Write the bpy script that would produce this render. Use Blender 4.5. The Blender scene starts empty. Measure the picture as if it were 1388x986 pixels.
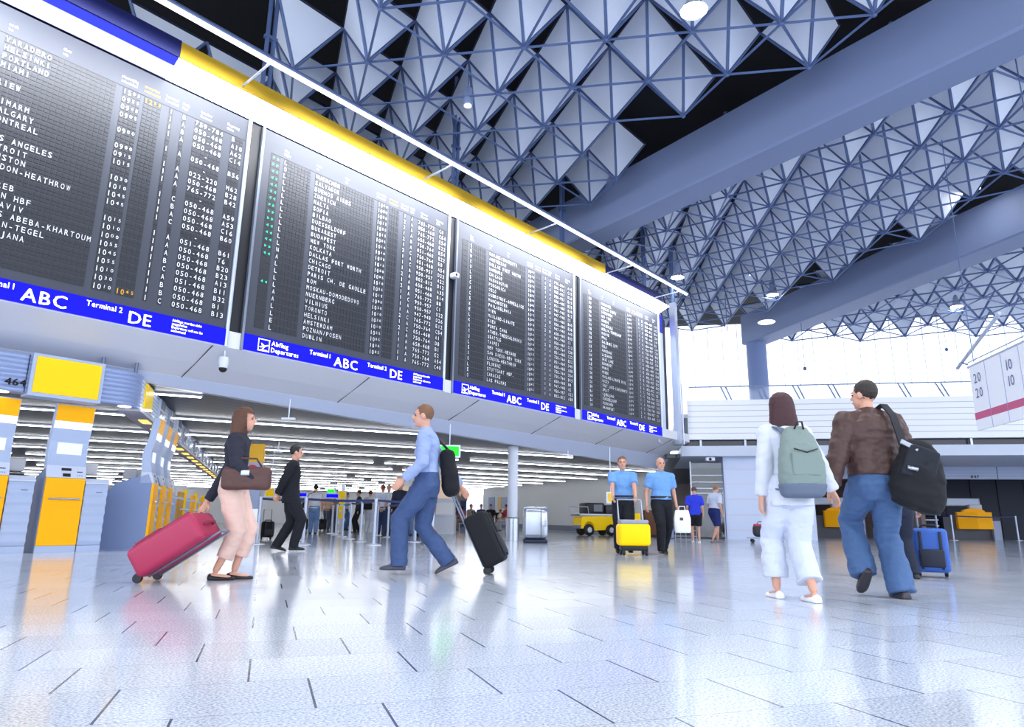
import bpy, bmesh, math, random
from math import sin, cos, pi, radians, tan, atan2, sqrt, hypot
from mathutils import Vector, Matrix, noise
random.seed(7)
SC = bpy.context.scene
COL = SC.collection
V = Vector

# ------------------------------------------------------------------ camera
CF, CP, CR, CY, CH = 917.13, .2263, .0136, .7074, .60
fwd = V((cos(CY)*cos(CP), sin(CY)*cos(CP), sin(CP)))
rt0 = V((sin(CY), -cos(CY), 0)); up0 = rt0.cross(fwd)
RT = rt0*cos(CR)+up0*sin(CR); UP = up0*cos(CR)-rt0*sin(CR)
cd = bpy.data.cameras.new('camera'); cam = bpy.data.objects.new('camera', cd); COL.objects.link(cam)
cd.sensor_width = 36; cd.lens = CF/1388*36; cd.clip_start = .05; cd.clip_end = 400
cam.matrix_world = Matrix(((RT.x, UP.x, -fwd.x, 0), (RT.y, UP.y, -fwd.y, 0), (RT.z, UP.z, -fwd.z, CH), (0, 0, 0, 1)))
SC.camera = cam
CAMPOS = V((0, 0, CH))
def ray(x, y): return fwd+RT*((x-694)/CF)-UP*((y-493)/CF)
def onz(x, y, z=0.): d = ray(x, y); return CAMPOS+d*((z-CH)/d.z)
def ony(x, y, Y): d = ray(x, y); return CAMPOS+d*(Y/d.y)
def ond(x, y, dep): return CAMPOS+ray(x, y)*dep
def px(P): q = V(P)-CAMPOS; d = q.dot(fwd); return 694+CF*q.dot(RT)/d, 493-CF*q.dot(UP)/d, d

# ------------------------------------------------------------------ materials
def lin(c): return tuple((x/255/12.92 if x/255 <= .04045 else ((x/255+.055)/1.055)**2.4) for x in c)
MATS = {}
def M(name, rgb=None, rough=.6, metal=0., emit=None, es=0., bump=0., bscale=60., alpha=1., spec=.5, trans=0., var=0.):
    if name in MATS: return MATS[name]
    m = bpy.data.materials.new(name); m.use_nodes = True
    nt = m.node_tree; b = nt.nodes['Principled BSDF']
    c = lin(rgb)+(1,)
    b.inputs['Base Color'].default_value = c; b.inputs['Roughness'].default_value = rough
    b.inputs['Metallic'].default_value = metal; b.inputs['Specular IOR Level'].default_value = spec
    if trans: b.inputs['Transmission Weight'].default_value = trans
    if alpha < 1: b.inputs['Alpha'].default_value = alpha
    if emit: b.inputs['Emission Color'].default_value = lin(emit)+(1,); b.inputs['Emission Strength'].default_value = es
    tc = nt.nodes.new('ShaderNodeTexCoord'); nz = nt.nodes.new('ShaderNodeTexNoise'); nz.inputs['Scale'].default_value = bscale
    nz.inputs['Detail'].default_value = 4
    nt.links.new(tc.outputs['Object'], nz.inputs['Vector'])
    mx = nt.nodes.new('ShaderNodeMix'); mx.data_type = 'RGBA'
    v = var or .04
    mx.inputs[6].default_value = tuple(x*(1-v) for x in c[:3])+(1,); mx.inputs[7].default_value = tuple(min(1, x*(1+v)) for x in c[:3])+(1,)
    nt.links.new(nz.outputs['Fac'], mx.inputs[0]); nt.links.new(mx.outputs[2], b.inputs['Base Color'])
    if bump:
        bp = nt.nodes.new('ShaderNodeBump'); bp.inputs['Strength'].default_value = bump; bp.inputs['Distance'].default_value = .01
        nt.links.new(nz.outputs['Fac'], bp.inputs['Height']); nt.links.new(bp.outputs['Normal'], b.inputs['Normal'])
    MATS[name] = m; return m

# ------------------------------------------------------------------ mesh builder
class MB:
    def __init__(s): s.v = []; s.f = []; s.mi = []; s.k = 0; s.T = Matrix.Identity(4)
    def add(s, vs, fs):
        o = len(s.v); s.v += [s.T @ V(p) for p in vs]; s.f += [tuple(i+o for i in f) for f in fs]; s.mi += [s.k]*len(fs); return s
    def box(s, c, d, R=None):
        x, y, z = d[0]/2, d[1]/2, d[2]/2
        vs = [V((a*x, b*y, e*z)) for a in (-1, 1) for b in (-1, 1) for e in (-1, 1)]
        if R is not None: vs = [R @ p for p in vs]
        return s.add([p+V(c) for p in vs], [(0, 1, 3, 2), (4, 6, 7, 5), (0, 4, 5, 1), (2, 3, 7, 6), (0, 2, 6, 4), (1, 5, 7, 3)])
    def bb(s, a, b):
        return s.box([(a[i]+b[i])/2 for i in range(3)], [abs(b[i]-a[i]) for i in range(3)])
    def rbox(s, c, d, r=.02, seg=3, R=None):
        bm = bmesh.new(); bmesh.ops.create_cube(bm, size=1)
        for v in bm.verts: v.co = V((v.co.x*d[0], v.co.y*d[1], v.co.z*d[2]))
        bmesh.ops.bevel(bm, geom=bm.edges[:], offset=min(r, min(d)*.49), segments=seg, profile=.5, affect='EDGES')
        bm.verts.index_update()
        vs = [(R @ v.co if R is not None else v.co)+V(c) for v in bm.verts]; fs = [[v.index for v in f.verts] for f in bm.faces]
        bm.free(); return s.add(vs, fs)
    def prism(s, poly, a, b, ax='x'):
        n = len(poly)
        f = {'x': lambda p, t: (t, p[0], p[1]), 'y': lambda p, t: (p[0], t, p[1]), 'z': lambda p, t: (p[0], p[1], t)}[ax]
        vs = [f(p, a) for p in poly]+[f(p, b) for p in poly]
        return s.add(vs, [tuple(range(n))[::-1], tuple(range(n, 2*n))]+[(i, (i+1) % n, n+(i+1) % n, n+i) for i in range(n)])
    def loft(s, rings, cap=True):
        n = len(rings[0]); vs = [p for r in rings for p in r]; fs = []
        for k in range(len(rings)-1):
            for i in range(n): fs.append((k*n+i, k*n+(i+1) % n, (k+1)*n+(i+1) % n, (k+1)*n+i))
        if cap: fs += [tuple(range(n))[::-1], tuple(range((len(rings)-1)*n, len(rings)*n))]
        return s.add(vs, fs)
    def tube(s, pts, r, n=8, cap=True):
        pts = [V(p) for p in pts]; rs = r if isinstance(r, (list, tuple)) else [r]*len(pts); rings = []; u = None
        for k, p in enumerate(pts):
            d = (pts[min(k+1, len(pts)-1)]-pts[max(k-1, 0)]).normalized()
            if u is None: u = d.orthogonal().normalized()
            else: u = (u-d*u.dot(d)).normalized()
            w = d.cross(u); rings.append([p+(u*cos(2*pi*i/n)+w*sin(2*pi*i/n))*rs[k] for i in range(n)])
        return s.loft(rings, cap)
    def ell(s, c, r, R=None, nu=14, nv=8):
        rings = []
        for k in range(nv+1):
            a = -pi/2+pi*k/nv; ca, sa = max(cos(a), .02), sin(a); ring = []
            for i in range(nu):
                p = V((r[0]*ca*cos(2*pi*i/nu), r[1]*ca*sin(2*pi*i/nu), r[2]*sa)); ring.append((R @ p if R is not None else p)+V(c))
            rings.append(ring)
        return s.loft(rings)
    def cap(s, a, b, ra, rb, n=12):
        a, b = V(a), V(b); d = b-a; L = d.length
        if L < 1e-5: return s.ell(a, (ra, ra, ra))
        d /= L; pts = []; rs = []
        for t in (-1, -.8, -.45): pts.append(a+d*ra*t); rs.append(max(ra*sqrt(max(0, 1-t*t)), .08*ra))
        pts += [a, b]; rs += [ra, rb]
        for t in (.45, .8, 1): pts.append(b+d*rb*t); rs.append(max(rb*sqrt(max(0, 1-t*t)), .08*rb))
        return s.tube(pts, rs, n)
    def lathe(s, prof, c=(0, 0, 0), n=20):
        return s.loft([[V((c[0]+r*cos(2*pi*i/n), c[1]+r*sin(2*pi*i/n), c[2]+z)) for i in range(n)] for r, z in prof])
    def mesh(s, name, mats):
        me = bpy.data.meshes.new(name); me.from_pydata([tuple(p) for p in s.v], [], s.f); me.update()
        for m in (mats if isinstance(mats, (list, tuple)) else [mats]): me.materials.append(m)
        if any(s.mi): me.polygons.foreach_set('material_index', s.mi)
        return me
    def build(s, name, mats, parent=None, smooth=False, ang=None):
        me = s.mesh(name, mats)
        bm = bmesh.new(); bm.from_mesh(me); bmesh.ops.recalc_face_normals(bm, faces=bm.faces[:]); bm.to_mesh(me); bm.free()
        if smooth: shade(me, ang)
        return link(name, me, parent)
def shade(me, ang=None):
    me.polygons.foreach_set('use_smooth', [True]*len(me.polygons))
    if ang: me.set_sharp_from_angle(angle=radians(ang))
def link(name, me, parent=None):
    o = bpy.data.objects.new(name, me); COL.objects.link(o)
    if parent: o.parent = parent
    return o
def tag(o, label=None, cat=None, group=None, kind=None):
    if label: o['label'] = label
    if cat: o['category'] = cat
    if group: o['group'] = group
    if kind: o['kind'] = kind
    return o
def thing(name, label, cat, loc=(0, 0, 0), rz=0., group=None):
    o = bpy.data.objects.new(name, None); COL.objects.link(o); o.empty_display_size = .1
    o.location = loc; o.rotation_euler = (0, 0, rz); return tag(o, label, cat, group)
def dup(root, loc=None, rz=None, label=None, group=None):
    def cp(o, par):
        c = o.copy(); COL.objects.link(c)
        if par: c.parent = par
        for ch in list(o.children): cp(ch, c)
        return c
    r = cp(root, None)
    if loc is not None: r.location = loc
    if rz is not None: r.rotation_euler = (0, 0, rz)
    if label: r['label'] = label
    if group: r['group'] = group
    return r
def struct(name, mb, mat, smooth=False, ang=None): return tag(mb.build(name, mat, None, smooth, ang), kind='structure')

# ------------------------------------------------------------------ lettering (built-in font, flattened to mesh)
_G = {}
def glyph(ch):
    if ch not in _G:
        cu = bpy.data.curves.new('g', 'FONT'); cu.body = ch; cu.resolution_u = 2
        o = bpy.data.objects.new('g', cu); COL.objects.link(o)
        me = bpy.data.meshes.new_from_object(o.evaluated_get(bpy.context.evaluated_depsgraph_get()))
        vs = [(v.co.x, v.co.y) for v in me.vertices]; fs = [tuple(p.vertices) for p in me.polygons]
        bpy.data.objects.remove(o); bpy.data.curves.remove(cu); bpy.data.meshes.remove(me)
        x0 = min([v[0] for v in vs] or [0]); x1 = max([v[0] for v in vs] or [.3])
        _G[ch] = (vs, fs, x0, x1)
    return _G[ch]
def word(mb, txt, at, h, U=V((1, 0, 0)), W=V((0, 0, 1)), sq=1., gap=.14, bold=0.):
    """lettering of cap height h from the lower left corner"""
    k = h/.69; x = 0.
    for ch in txt:
        if ch == ' ': x += .32*k*sq; continue
        vs, fs, x0, x1 = glyph(ch)
        for dx in ((0, bold) if bold else (0,)):
            mb.add([V(at)+U*(x+dx*h+(a-x0)*k*sq)+W*(b*k) for a, b in vs], fs)
        x += (x1-x0+gap)*k*sq
    return x
def flap(mb, ch, cx, z, w, h, y, sm=1.):
    """one character centred in its flap cell"""
    vs, fs, x0, x1 = glyph(ch); k = h*sm/.69; W = (x1-x0)*k
    sx = k*min(1.15, w/max(W, 1e-6))
    if ch in '1I-': sx = k
    mb.add([(cx+(a-(x0+x1)/2)*sx, y, z-h/2+(h-h*sm)+b*k) for a, b in vs], fs)

# ------------------------------------------------------------------ one skin out of overlapping solids
def union(mb, voxel, smooth=2, wrinkle=0., ws=9., seed=0):
    me = bpy.data.meshes.new('u'); me.from_pydata([tuple(p) for p in mb.v], [], mb.f)
    bm = bmesh.new(); bm.from_mesh(me); bmesh.ops.recalc_face_normals(bm, faces=bm.faces[:]); bm.to_mesh(me); bm.free()
    o = bpy.data.objects.new('u', me); COL.objects.link(o)
    md = o.modifiers.new('r', 'REMESH'); md.mode = 'VOXEL'; md.voxel_size = voxel
    out = bpy.data.meshes.new_from_object(o.evaluated_get(bpy.context.evaluated_depsgraph_get()))
    bpy.data.objects.remove(o); bpy.data.meshes.remove(me)
    bm = bmesh.new(); bm.from_mesh(out)
    for _ in range(smooth): bmesh.ops.smooth_vert(bm, verts=bm.verts[:], factor=.5, use_axis_x=True, use_axis_y=True, use_axis_z=True)
    if wrinkle:
        bm.normal_update(); off = V((seed*3.1, seed*1.7, 0))
        for v in bm.verts:
            p = v.co
            n = noise.noise(V((p.x*ws, p.y*ws, p.z*ws*1.6))+off)+.5*noise.noise(V((p.x*ws*2.3, p.y*ws*2.3, p.z*ws*3.4))+off)
            v.co = p+v.normal*(n*wrinkle)
    bm.to_mesh(out); bm.free(); shade(out); return out
# ------------------------------------------------------------------ materials of the place
def floor_mat():
    m = bpy.data.materials.new('granite_tiles'); m.use_nodes = True; nt = m.node_tree; N = nt.nodes; L = nt.links
    b = N['Principled BSDF']
    def math_(op, a, c=None, d=None):
        n = N.new('ShaderNodeMath'); n.operation = op
        for i, q in enumerate((a, c, d)):
            if q is None: continue
            if isinstance(q, (int, float)): n.inputs[i].default_value = q
            else: L.new(q, n.inputs[i])
        return n.outputs[0]
    tc = N.new('ShaderNodeTexCoord'); sp = N.new('ShaderNodeSeparateXYZ'); L.new(tc.outputs['Object'], sp.inputs[0])
    X, Y = sp.outputs[0], sp.outputs[1]
    s = math_('ADD', math_('MULTIPLY', X, cos(radians(-30))), math_('MULTIPLY', Y, sin(radians(-30))))
    t = math_('ADD', math_('MULTIPLY', X, cos(radians(60))), math_('MULTIPLY', Y, sin(radians(60))))
    a = math_('DIVIDE', math_('SUBTRACT', t, 2.44), .4325); k = math_('FLOOR', a); fa = math_('SUBTRACT', a, k)
    c = math_('DIVIDE', math_('SUBTRACT', s, math_('SUBTRACT', .21, math_('MULTIPLY', k, .2125))), .6325)
    q = math_('FLOOR', c); fc = math_('SUBTRACT', c, q)
    dl = math_('MULTIPLY', math_('SUBTRACT', .5, math_('ABSOLUTE', math_('SUBTRACT', fa, .5))), .4325)
    ds = math_('MULTIPLY', math_('SUBTRACT', .5, math_('ABSOLUTE', math_('SUBTRACT', fc, .5))), .6325)
    jl = math_('LESS_THAN', dl, .0016); js = math_('LESS_THAN', ds, .0042)
    cv = N.new('ShaderNodeCombineXYZ'); L.new(k, cv.inputs[0]); L.new(q, cv.inputs[1])
    wn = N.new('ShaderNodeTexWhiteNoise'); wn.noise_dimensions = '2D'; L.new(cv.outputs[0], wn.inputs['Vector'])
    n1 = N.new('ShaderNodeTexNoise'); n1.inputs['Scale'].default_value = 95; n1.inputs['Detail'].default_value = 6; n1.inputs['Roughness'].default_value = .75
    L.new(tc.outputs['Object'], n1.inputs['Vector'])
    cr = N.new('ShaderNodeValToRGB'); L.new(n1.outputs['Fac'], cr.inputs[0])
    e = cr.color_ramp.elements; e[0].position = .36; e[0].color = lin((132, 142, 164))+(1,); e[1].position = .60; e[1].color = lin((226, 233, 244))+(1,)
    hv = N.new('ShaderNodeHueSaturation'); L.new(cr.outputs[0], hv.inputs['Color'])
    L.new(math_('ADD', .93, math_('MULTIPLY', wn.outputs['Value'], .12)), hv.inputs['Value'])
    m1 = N.new('ShaderNodeMix'); m1.data_type = 'RGBA'; m1.inputs[7].default_value = lin((60, 66, 84))+(1,)
    L.new(hv.outputs[0], m1.inputs[6]); L.new(math_('MAXIMUM', math_('MULTIPLY', jl, .55), js), m1.inputs[0]); L.new(m1.outputs[2], b.inputs['Base Color'])
    b.inputs['Roughness'].default_value = .13; b.inputs['Specular IOR Level'].default_value = .5
    return m
def slat_mat(name, c0, c1, per, ang, rough=.4, metal=.5):
    m = bpy.data.materials.new(name); m.use_nodes = True; nt = m.node_tree; N = nt.nodes; L = nt.links; b = N['Principled BSDF']
    tc = N.new('ShaderNodeTexCoord'); mp = N.new('ShaderNodeMapping'); mp.inputs['Rotation'].default_value = (0, 0, radians(-ang)); L.new(tc.outputs['Object'], mp.inputs[0])
    w = N.new('ShaderNodeTexWave'); w.bands_direction = 'Y'; w.inputs['Scale'].default_value = 2*pi/20/per; w.wave_profile = 'SAW'
    L.new(mp.outputs[0], w.inputs['Vector'])
    cr = N.new('ShaderNodeValToRGB'); L.new(w.outputs['Fac'], cr.inputs[0]); e = cr.color_ramp.elements
    e[0].position = .12; e[0].color = lin(c0)+(1,); e[1].position = .2; e[1].color = lin(c1)+(1,)
    L.new(cr.outputs[0], b.inputs['Base Color']); b.inputs['Roughness'].default_value = rough; b.inputs['Metallic'].default_value = metal
    return m
FLOOR = floor_mat()
LOWCEIL = slat_mat('ceiling_slats', (30, 32, 38), (96, 99, 108), .20, -30, .42, .2)
WHITE = M('white_paint', (226, 231, 242), .5)
WALLW = M('white_wall', (248, 249, 252), .55)
PANEL = M('pyramid_panel', (232, 238, 250), .7)
STRUT = M('strut_steel', (92, 112, 156), .45, .3)
DARKE = M('dark_steel', (38, 46, 70), .5, .3)
ROOF = M('black_roof', (9, 11, 18), .9)
BEAM = M('beam_paint', (126, 140, 174), .6)
SOFF = M('soffit_metal', (226, 227, 234), .36, 0)
SOFF2 = M('soffit_metal_blue', (188, 196, 218), .4, 0)
STEEL = M('brushed_steel', (176, 182, 194), .28, .9)
ALU = M('aluminium', (198, 206, 222), .35, .55)
GREYP = M('kiosk_grey', (176, 190, 218), .45)
GREYD = M('kiosk_blue_grey', (126, 144, 184), .5)
GREYL = M('kiosk_light', (206, 214, 232), .45)
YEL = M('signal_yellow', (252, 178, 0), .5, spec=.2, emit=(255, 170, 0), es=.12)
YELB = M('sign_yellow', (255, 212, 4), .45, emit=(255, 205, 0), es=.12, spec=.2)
GOLD = M('gold_band', (190, 152, 24), .5)
NAVY = M('navy_band', (8, 18, 84), .5)
BLUE = M('sign_blue', (0, 0, 240), .5, emit=(0, 0, 255), es=.6, spec=.2)
BLACK = M('black_plastic', (14, 16, 24), .5)
BLACKF = M('black_fabric', (12, 14, 22), .85, bump=.3, bscale=220)
GLOWW = M('lit_white_panel', (255, 255, 255), .5, emit=(255, 255, 255), es=12.)
GLOWL = M('lit_lavender_panel', (200, 200, 250), .5, emit=(205, 200, 250), es=.6)
GLOWB = M('lit_blue_strip', (40, 50, 200), .5, emit=(50, 55, 215), es=.35)
TUBE = M('light_tube', (255, 255, 255), .5, emit=(255, 255, 255), es=12.)
RAILT = M('rail_light', (255, 255, 255), .5, emit=(238, 242, 255), es=1.6)
LAMP = M('lamp_glow', (255, 255, 255), .5, emit=(255, 255, 255), es=45.)
LAMPD = M('lamp_disc', (240, 244, 255), .5, emit=(240, 245, 255), es=1.1)
TXT = M('white_lettering', (240, 243, 250), .6, emit=(240, 243, 250), es=.12)
TXTW = M('sign_lettering', (255, 255, 255), .6, emit=(255, 255, 255), es=.9)
TXTO = M('orange_lettering', (248, 176, 30), .6, emit=(248, 170, 20), es=.3)
BOARD = M('board_face', (62, 66, 78), .55, bscale=3)
CELL = M('flap_black', (34, 36, 44), .5)
GREENL = M('green_lamp', (20, 210, 140), .4, emit=(30, 230, 160), es=1.2)
GREENX = M('green_exit', (10, 226, 20), .5, emit=(8, 226, 20), es=.9)
SKIN = M('skin', (214, 160, 136), .55)
SKIN2 = M('skin_tan', (196, 136, 108), .55)
# ------------------------------------------------------------------ floor, roof, walls
A60 = V((cos(radians(60)), sin(radians(60)), 0)); A30 = V((cos(radians(-30)), sin(radians(-30)), 0))
struct('floor', MB().bb((-25, -30, -.2), (75, 75, 0)), FLOOR)
struct('ceiling', MB().bb((-12, -14, 12.2), (62, 30, 12.5)), ROOF)
BY = 11.4                                                            # plane of the departure boards
G0 = V((23.6, 11.4, 0)); GV = V((.5, -.866, 0)); GN = V((.866, .5, 0))   # far gallery front
def gp(a, off, z): p = G0+GV*a+GN*off; return (p.x, p.y, z)
def gbox(mb, a0, a1, o0, o1, z0, z1):
    vs = [gp(a, o, z) for a in (a0, a1) for o in (o0, o1) for z in (z0, z1)]
    return mb.add(vs, [(0, 1, 3, 2), (4, 6, 7, 5), (0, 4, 5, 1), (2, 3, 7, 6), (0, 2, 6, 4), (1, 5, 7, 3)])
# soffit under the boards, running from the slab edge back down to the low ceiling
XE = 23.6
struct('trim_1', MB().prism([(BY-.02, 3.50), (BY+.6, 3.24), (BY+1.1, 3.06), (BY+1.1, 3.2), (BY+.2, 3.8), (BY-.02, 3.8)], -6, XE, 'x'), SOFF)
def zc(x, y):
    k = min(1, max(0, (36-y)/23)); return 2.77+k*(2.935-.0182*(min(x, 26)-5)-2.77)
struct('trim_2', MB().loft([[V((x, y, z)) for y, z in ((BY+1.1, 3.055), (BY+1.5, zc(x, BY+1.5)-.005), (BY+1.62, zc(x, BY+1.5)-.005), (BY+1.62, 3.3), (BY+1.1, 3.3))] for x in (-6, XE+.6)]), SOFF2)
struct('trim_13', MB().loft([[V((x, y, zc(x, BY+1.5)+z)) for y, z in ((BY+1.49, -.012), (BY+1.49, .006), (BY+1.64, .006), (BY+1.64, -.012))] for x in (-6, XE+.6)]), ALU)
mb = MB()
for x in (-1.5, 1.9, 5.3, 8.7, 12.1, 15.5, 18.9, 22.3): mb.box((x, BY+.54, 3.268), (.012, 1.16, .012), Matrix.Rotation(atan2(-.44, 1.12), 3, 'X'))
struct('trim_3', mb, DARKE)
# upper wall that carries the boards
struct('wall_left', MB().bb((-6, BY+.5, 3.7), (XE-.6, BY+.7, 8.2)), M('upper_wall', (60, 66, 84), .7))
# low ceiling of the check-in hall with its rows of tubes
mb = MB(); NX, NY = 18, 24; gx = lambda i, j: -9+(XE+.8+9+36*j/NY)*i/NX; gy = lambda j: BY+1.6+62*j/NY
for top in (0, .3): mb.add([(gx(i, j), gy(j), (zc(gx(i, j), gy(j)) if not top else 3.4)) for j in range(NY+1) for i in range(NX+1)], [(j*(NX+1)+i, j*(NX+1)+i+1, (j+1)*(NX+1)+i+1, (j+1)*(NX+1)+i) for j in range(NY) for i in range(NX)])
struct('ceiling_low', mb, LOWCEIL)
def low_ok(p):
    if p.y < BY+1.75 or p.x < -8: return False
    # inside the white partition to the right
    w = V((24.9, 11.9, 0)); d = V(p)-w
    return d.x*sin(radians(62))-d.y*cos(radians(62)) < -.2 and p.y < 62
proto = None; ntube = 0
for k in range(-5, 15):
    t = 17.6+3.13*k
    runs = []; cur = None; s = -10.35+(k % 3)*1.3-14.2
    while s < 34:
        p = A30*s+A60*t; good = low_ok(p) and s > -14
        if good and cur is None: cur = s
        if (not good or (s-3.85-(k % 3)*1.3) % 14.2 < .2 and s-cur > .3 if cur is not None else False):
            if s-cur > .8: runs.append((cur, s-.2))
            cur = None
        s += .2
    if cur is not None: runs.append((cur, s))
    for a, b in runs:
        c = A30*((a+b)/2)+A60*t; L = b-a; pa = A30*a+A60*t; pb = A30*b+A60*t
        o = thing('ceiling_tube', 'long white tube lamp in a row under the dark slatted low ceiling', 'lamp', (c.x, c.y, (zc(*pa.xy)+zc(*pb.xy))/2), radians(-30), 'tube lamps under the low ceiling'); o.rotation_euler = (0, -math.asin((zc(*pb.xy)-zc(*pa.xy))/L), radians(-30))
        MB().bb((-L/2, -.02, -.04), (L/2, .02, 0)).build('tube_housing', ALU, o)
        MB().tube([(-L/2+.03, 0, -.05), (L/2-.03, 0, -.05)], .017, 8).build('light_tube', TUBE, o)
        ntube += 1
# far walls of the low hall
def wall_between(name, p, q, z0, z1, mat, th=.2):
    p, q = V((p[0], p[1], 0)), V((q[0], q[1], 0)); d = (q-p).normalized(); n = V((-d.y, d.x, 0))*th
    return struct(name, MB().add([(*(r+e).xy, z) for r in (p, q) for e in (V(), n) for z in (z0, z1)], [(0, 1, 3, 2), (4, 6, 7, 5), (0, 4, 5, 1), (2, 3, 7, 6), (0, 2, 6, 4), (1, 5, 7, 3)]), mat)
wall_between('wall_right', (26.4, 14.2), (37.2, 34.4), 0, 2.77, WALLW, -.25)
struct('baseboard_right', MB().box(((26.4+37.2)/2-.03, (14.2+34.4)/2+.02, .16), (22.8, .02, .3), Matrix.Rotation(atan2(20.2, 10.8), 3, 'Z')), M('kick_steel', (120, 128, 146), .4, .6))
wall_between('wall_corner', (42, 22), (33.2, 5.6), 0, 3.0, M('corner_wall', (128, 112, 106), .7), -.25)
mb = MB(); gbox(mb, -14, 6, .6, 22, 2.97, 3.12); struct('ceiling_corner', mb, LOWCEIL)
wall_between('wall_back', (8, 66), (52, 40), 0, 2.77, WALLW, .25)
wall_between('wall_side', (39.4, 38.6), (47, 52), 0, 2.77, WALLW, -.25)
# gallery across the far end
mb = MB(); gbox(mb, 0, 30, 0, .25, 3.60, 5.08)
g = struct('wall_far', mb, WALLW)
mb = MB()
for i in range(6): gbox(mb, 0, 30, -.012, .0, 3.82+.21*i, 3.832+.21*i)
struct('trim_4', mb, M('board_joint', (150, 160, 190), .6))
mb = MB(); gbox(mb, -.2, 30, .3, .5, 3.25, 3.7); struct('trim_5', mb, M('dark_glazing', (16, 22, 42), .15))
mb = MB()
for a in (.4, 2.0, 3.9, 5.8, 7.7, 9.6, 11.5, 13.4): gbox(mb, a, a+.07, .12, .3, 3.33, 3.6)
struct('trim_6', mb, ALU)
mb = MB(); gbox(mb, -.3, 30, -.25, 6.0, 2.96, 3.33); struct('trim_7', mb, M('ledge_paint', (205, 213, 230), .5))
mb = MB(); gbox(mb, -.35, 30, .25, 13., 4.45, 4.6); struct('trim_8', mb, WHITE)
# daylight wall behind the gallery
DAY = M('daylit_glazing', (250, 252, 255), .5, emit=(246, 250, 255), es=1.2)
mb = MB(); gbox(mb, -9, 34, 12.6, 12.8, 4.6, 11.6); tag(mb.build('window_1', DAY), kind='structure')
mb = MB()
for i in range(54): gbox(mb, -9+.8*i, -8.97+.8*i, 12.52, 12.6, 4.6, 11.6)
tag(mb.build('trim_9', M('mullion_white', (222, 230, 246), .5)), kind='structure')
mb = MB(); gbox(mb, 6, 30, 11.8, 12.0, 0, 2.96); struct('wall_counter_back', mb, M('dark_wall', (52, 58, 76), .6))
mb = MB()
for i in range(18): gbox(mb, 6+1.2*i, 6.03+1.2*i, 11.76, 11.8, 0, 2.96)
struct('trim_10', mb, BLACK)
mb = MB(); gbox(mb, 6, 30, 6.0, 12., 2.96, 3.1); struct('ceiling_counter', mb, M('counter_ceiling', (96, 104, 124), .5))
# white lower wall between the boards and the counters
mb = MB(); gbox(mb, 1.2, 4.3, .2, .4, 0, 2.96); struct('wall_white', mb, M('panel_white', (206, 217, 240), .35))
mb = MB()
for z in (.32, .86, 1.42, 1.96, 2.5): gbox(mb, 1.2, 4.3, .19, .2, z, z+.012)
struct('trim_11', mb, M('panel_line', (226, 196, 186), .5))
mb = MB(); gbox(mb, 1.17, 1.2, .15, .42, 0, 2.96); struct('trim_12', mb, M('panel_edge', (84, 104, 150), .4))
# ------------------------------------------------------------------ ceiling beams
def hbeam(name, label, p, q, w, z0, z1, side):
    p, q = V((p[0], p[1], 0)), V((q[0], q[1], 0)); d = (q-p).normalized(); n = V((-d.y, d.x, 0))*side
    prof = [(0, z1), (0, z0+.05), (.06, z0), (w-.06, z0), (w, z0+.05), (w, z1)]
    mb = MB(); mb.loft([[V((*(r+n*u).xy, z)) for u, z in prof] for r in (p, q)])
    return tag(mb.build(name, BEAM), label, 'beam')
b1p, b1q = V((16.57, 10.97, 0)), V((13.94, -.13, 0)); d1 = (b1q-b1p).normalized()
hbeam('ceiling_beam', 'wide grey blue ceiling beam running over the middle of the hall above the second board gap', b1p-d1*3.2, b1q+d1*9, .97, 9.4, 10.9, 1)
b2p, b2q = V((32.9, 12.75, 0)), V((24.83, .63, 0)); d2 = (b2q-b2p).normalized()
hbeam('ceiling_beam', 'farther grey blue ceiling beam resting on the round gallery column', b2p, b2q+d2*9, 1.15, 9.4, 10.9, 1)
mb = MB(); c = V((33.05, 12.1, 0)); mb.lathe([(.48, 4.6), (.48, 9.4)], c, 28)
tag(mb.build('gallery_column', M('column_paint', (118, 136, 180), .55), None, True, 40), 'thick round blue grey column on the gallery under the far beam end', 'column')

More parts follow.
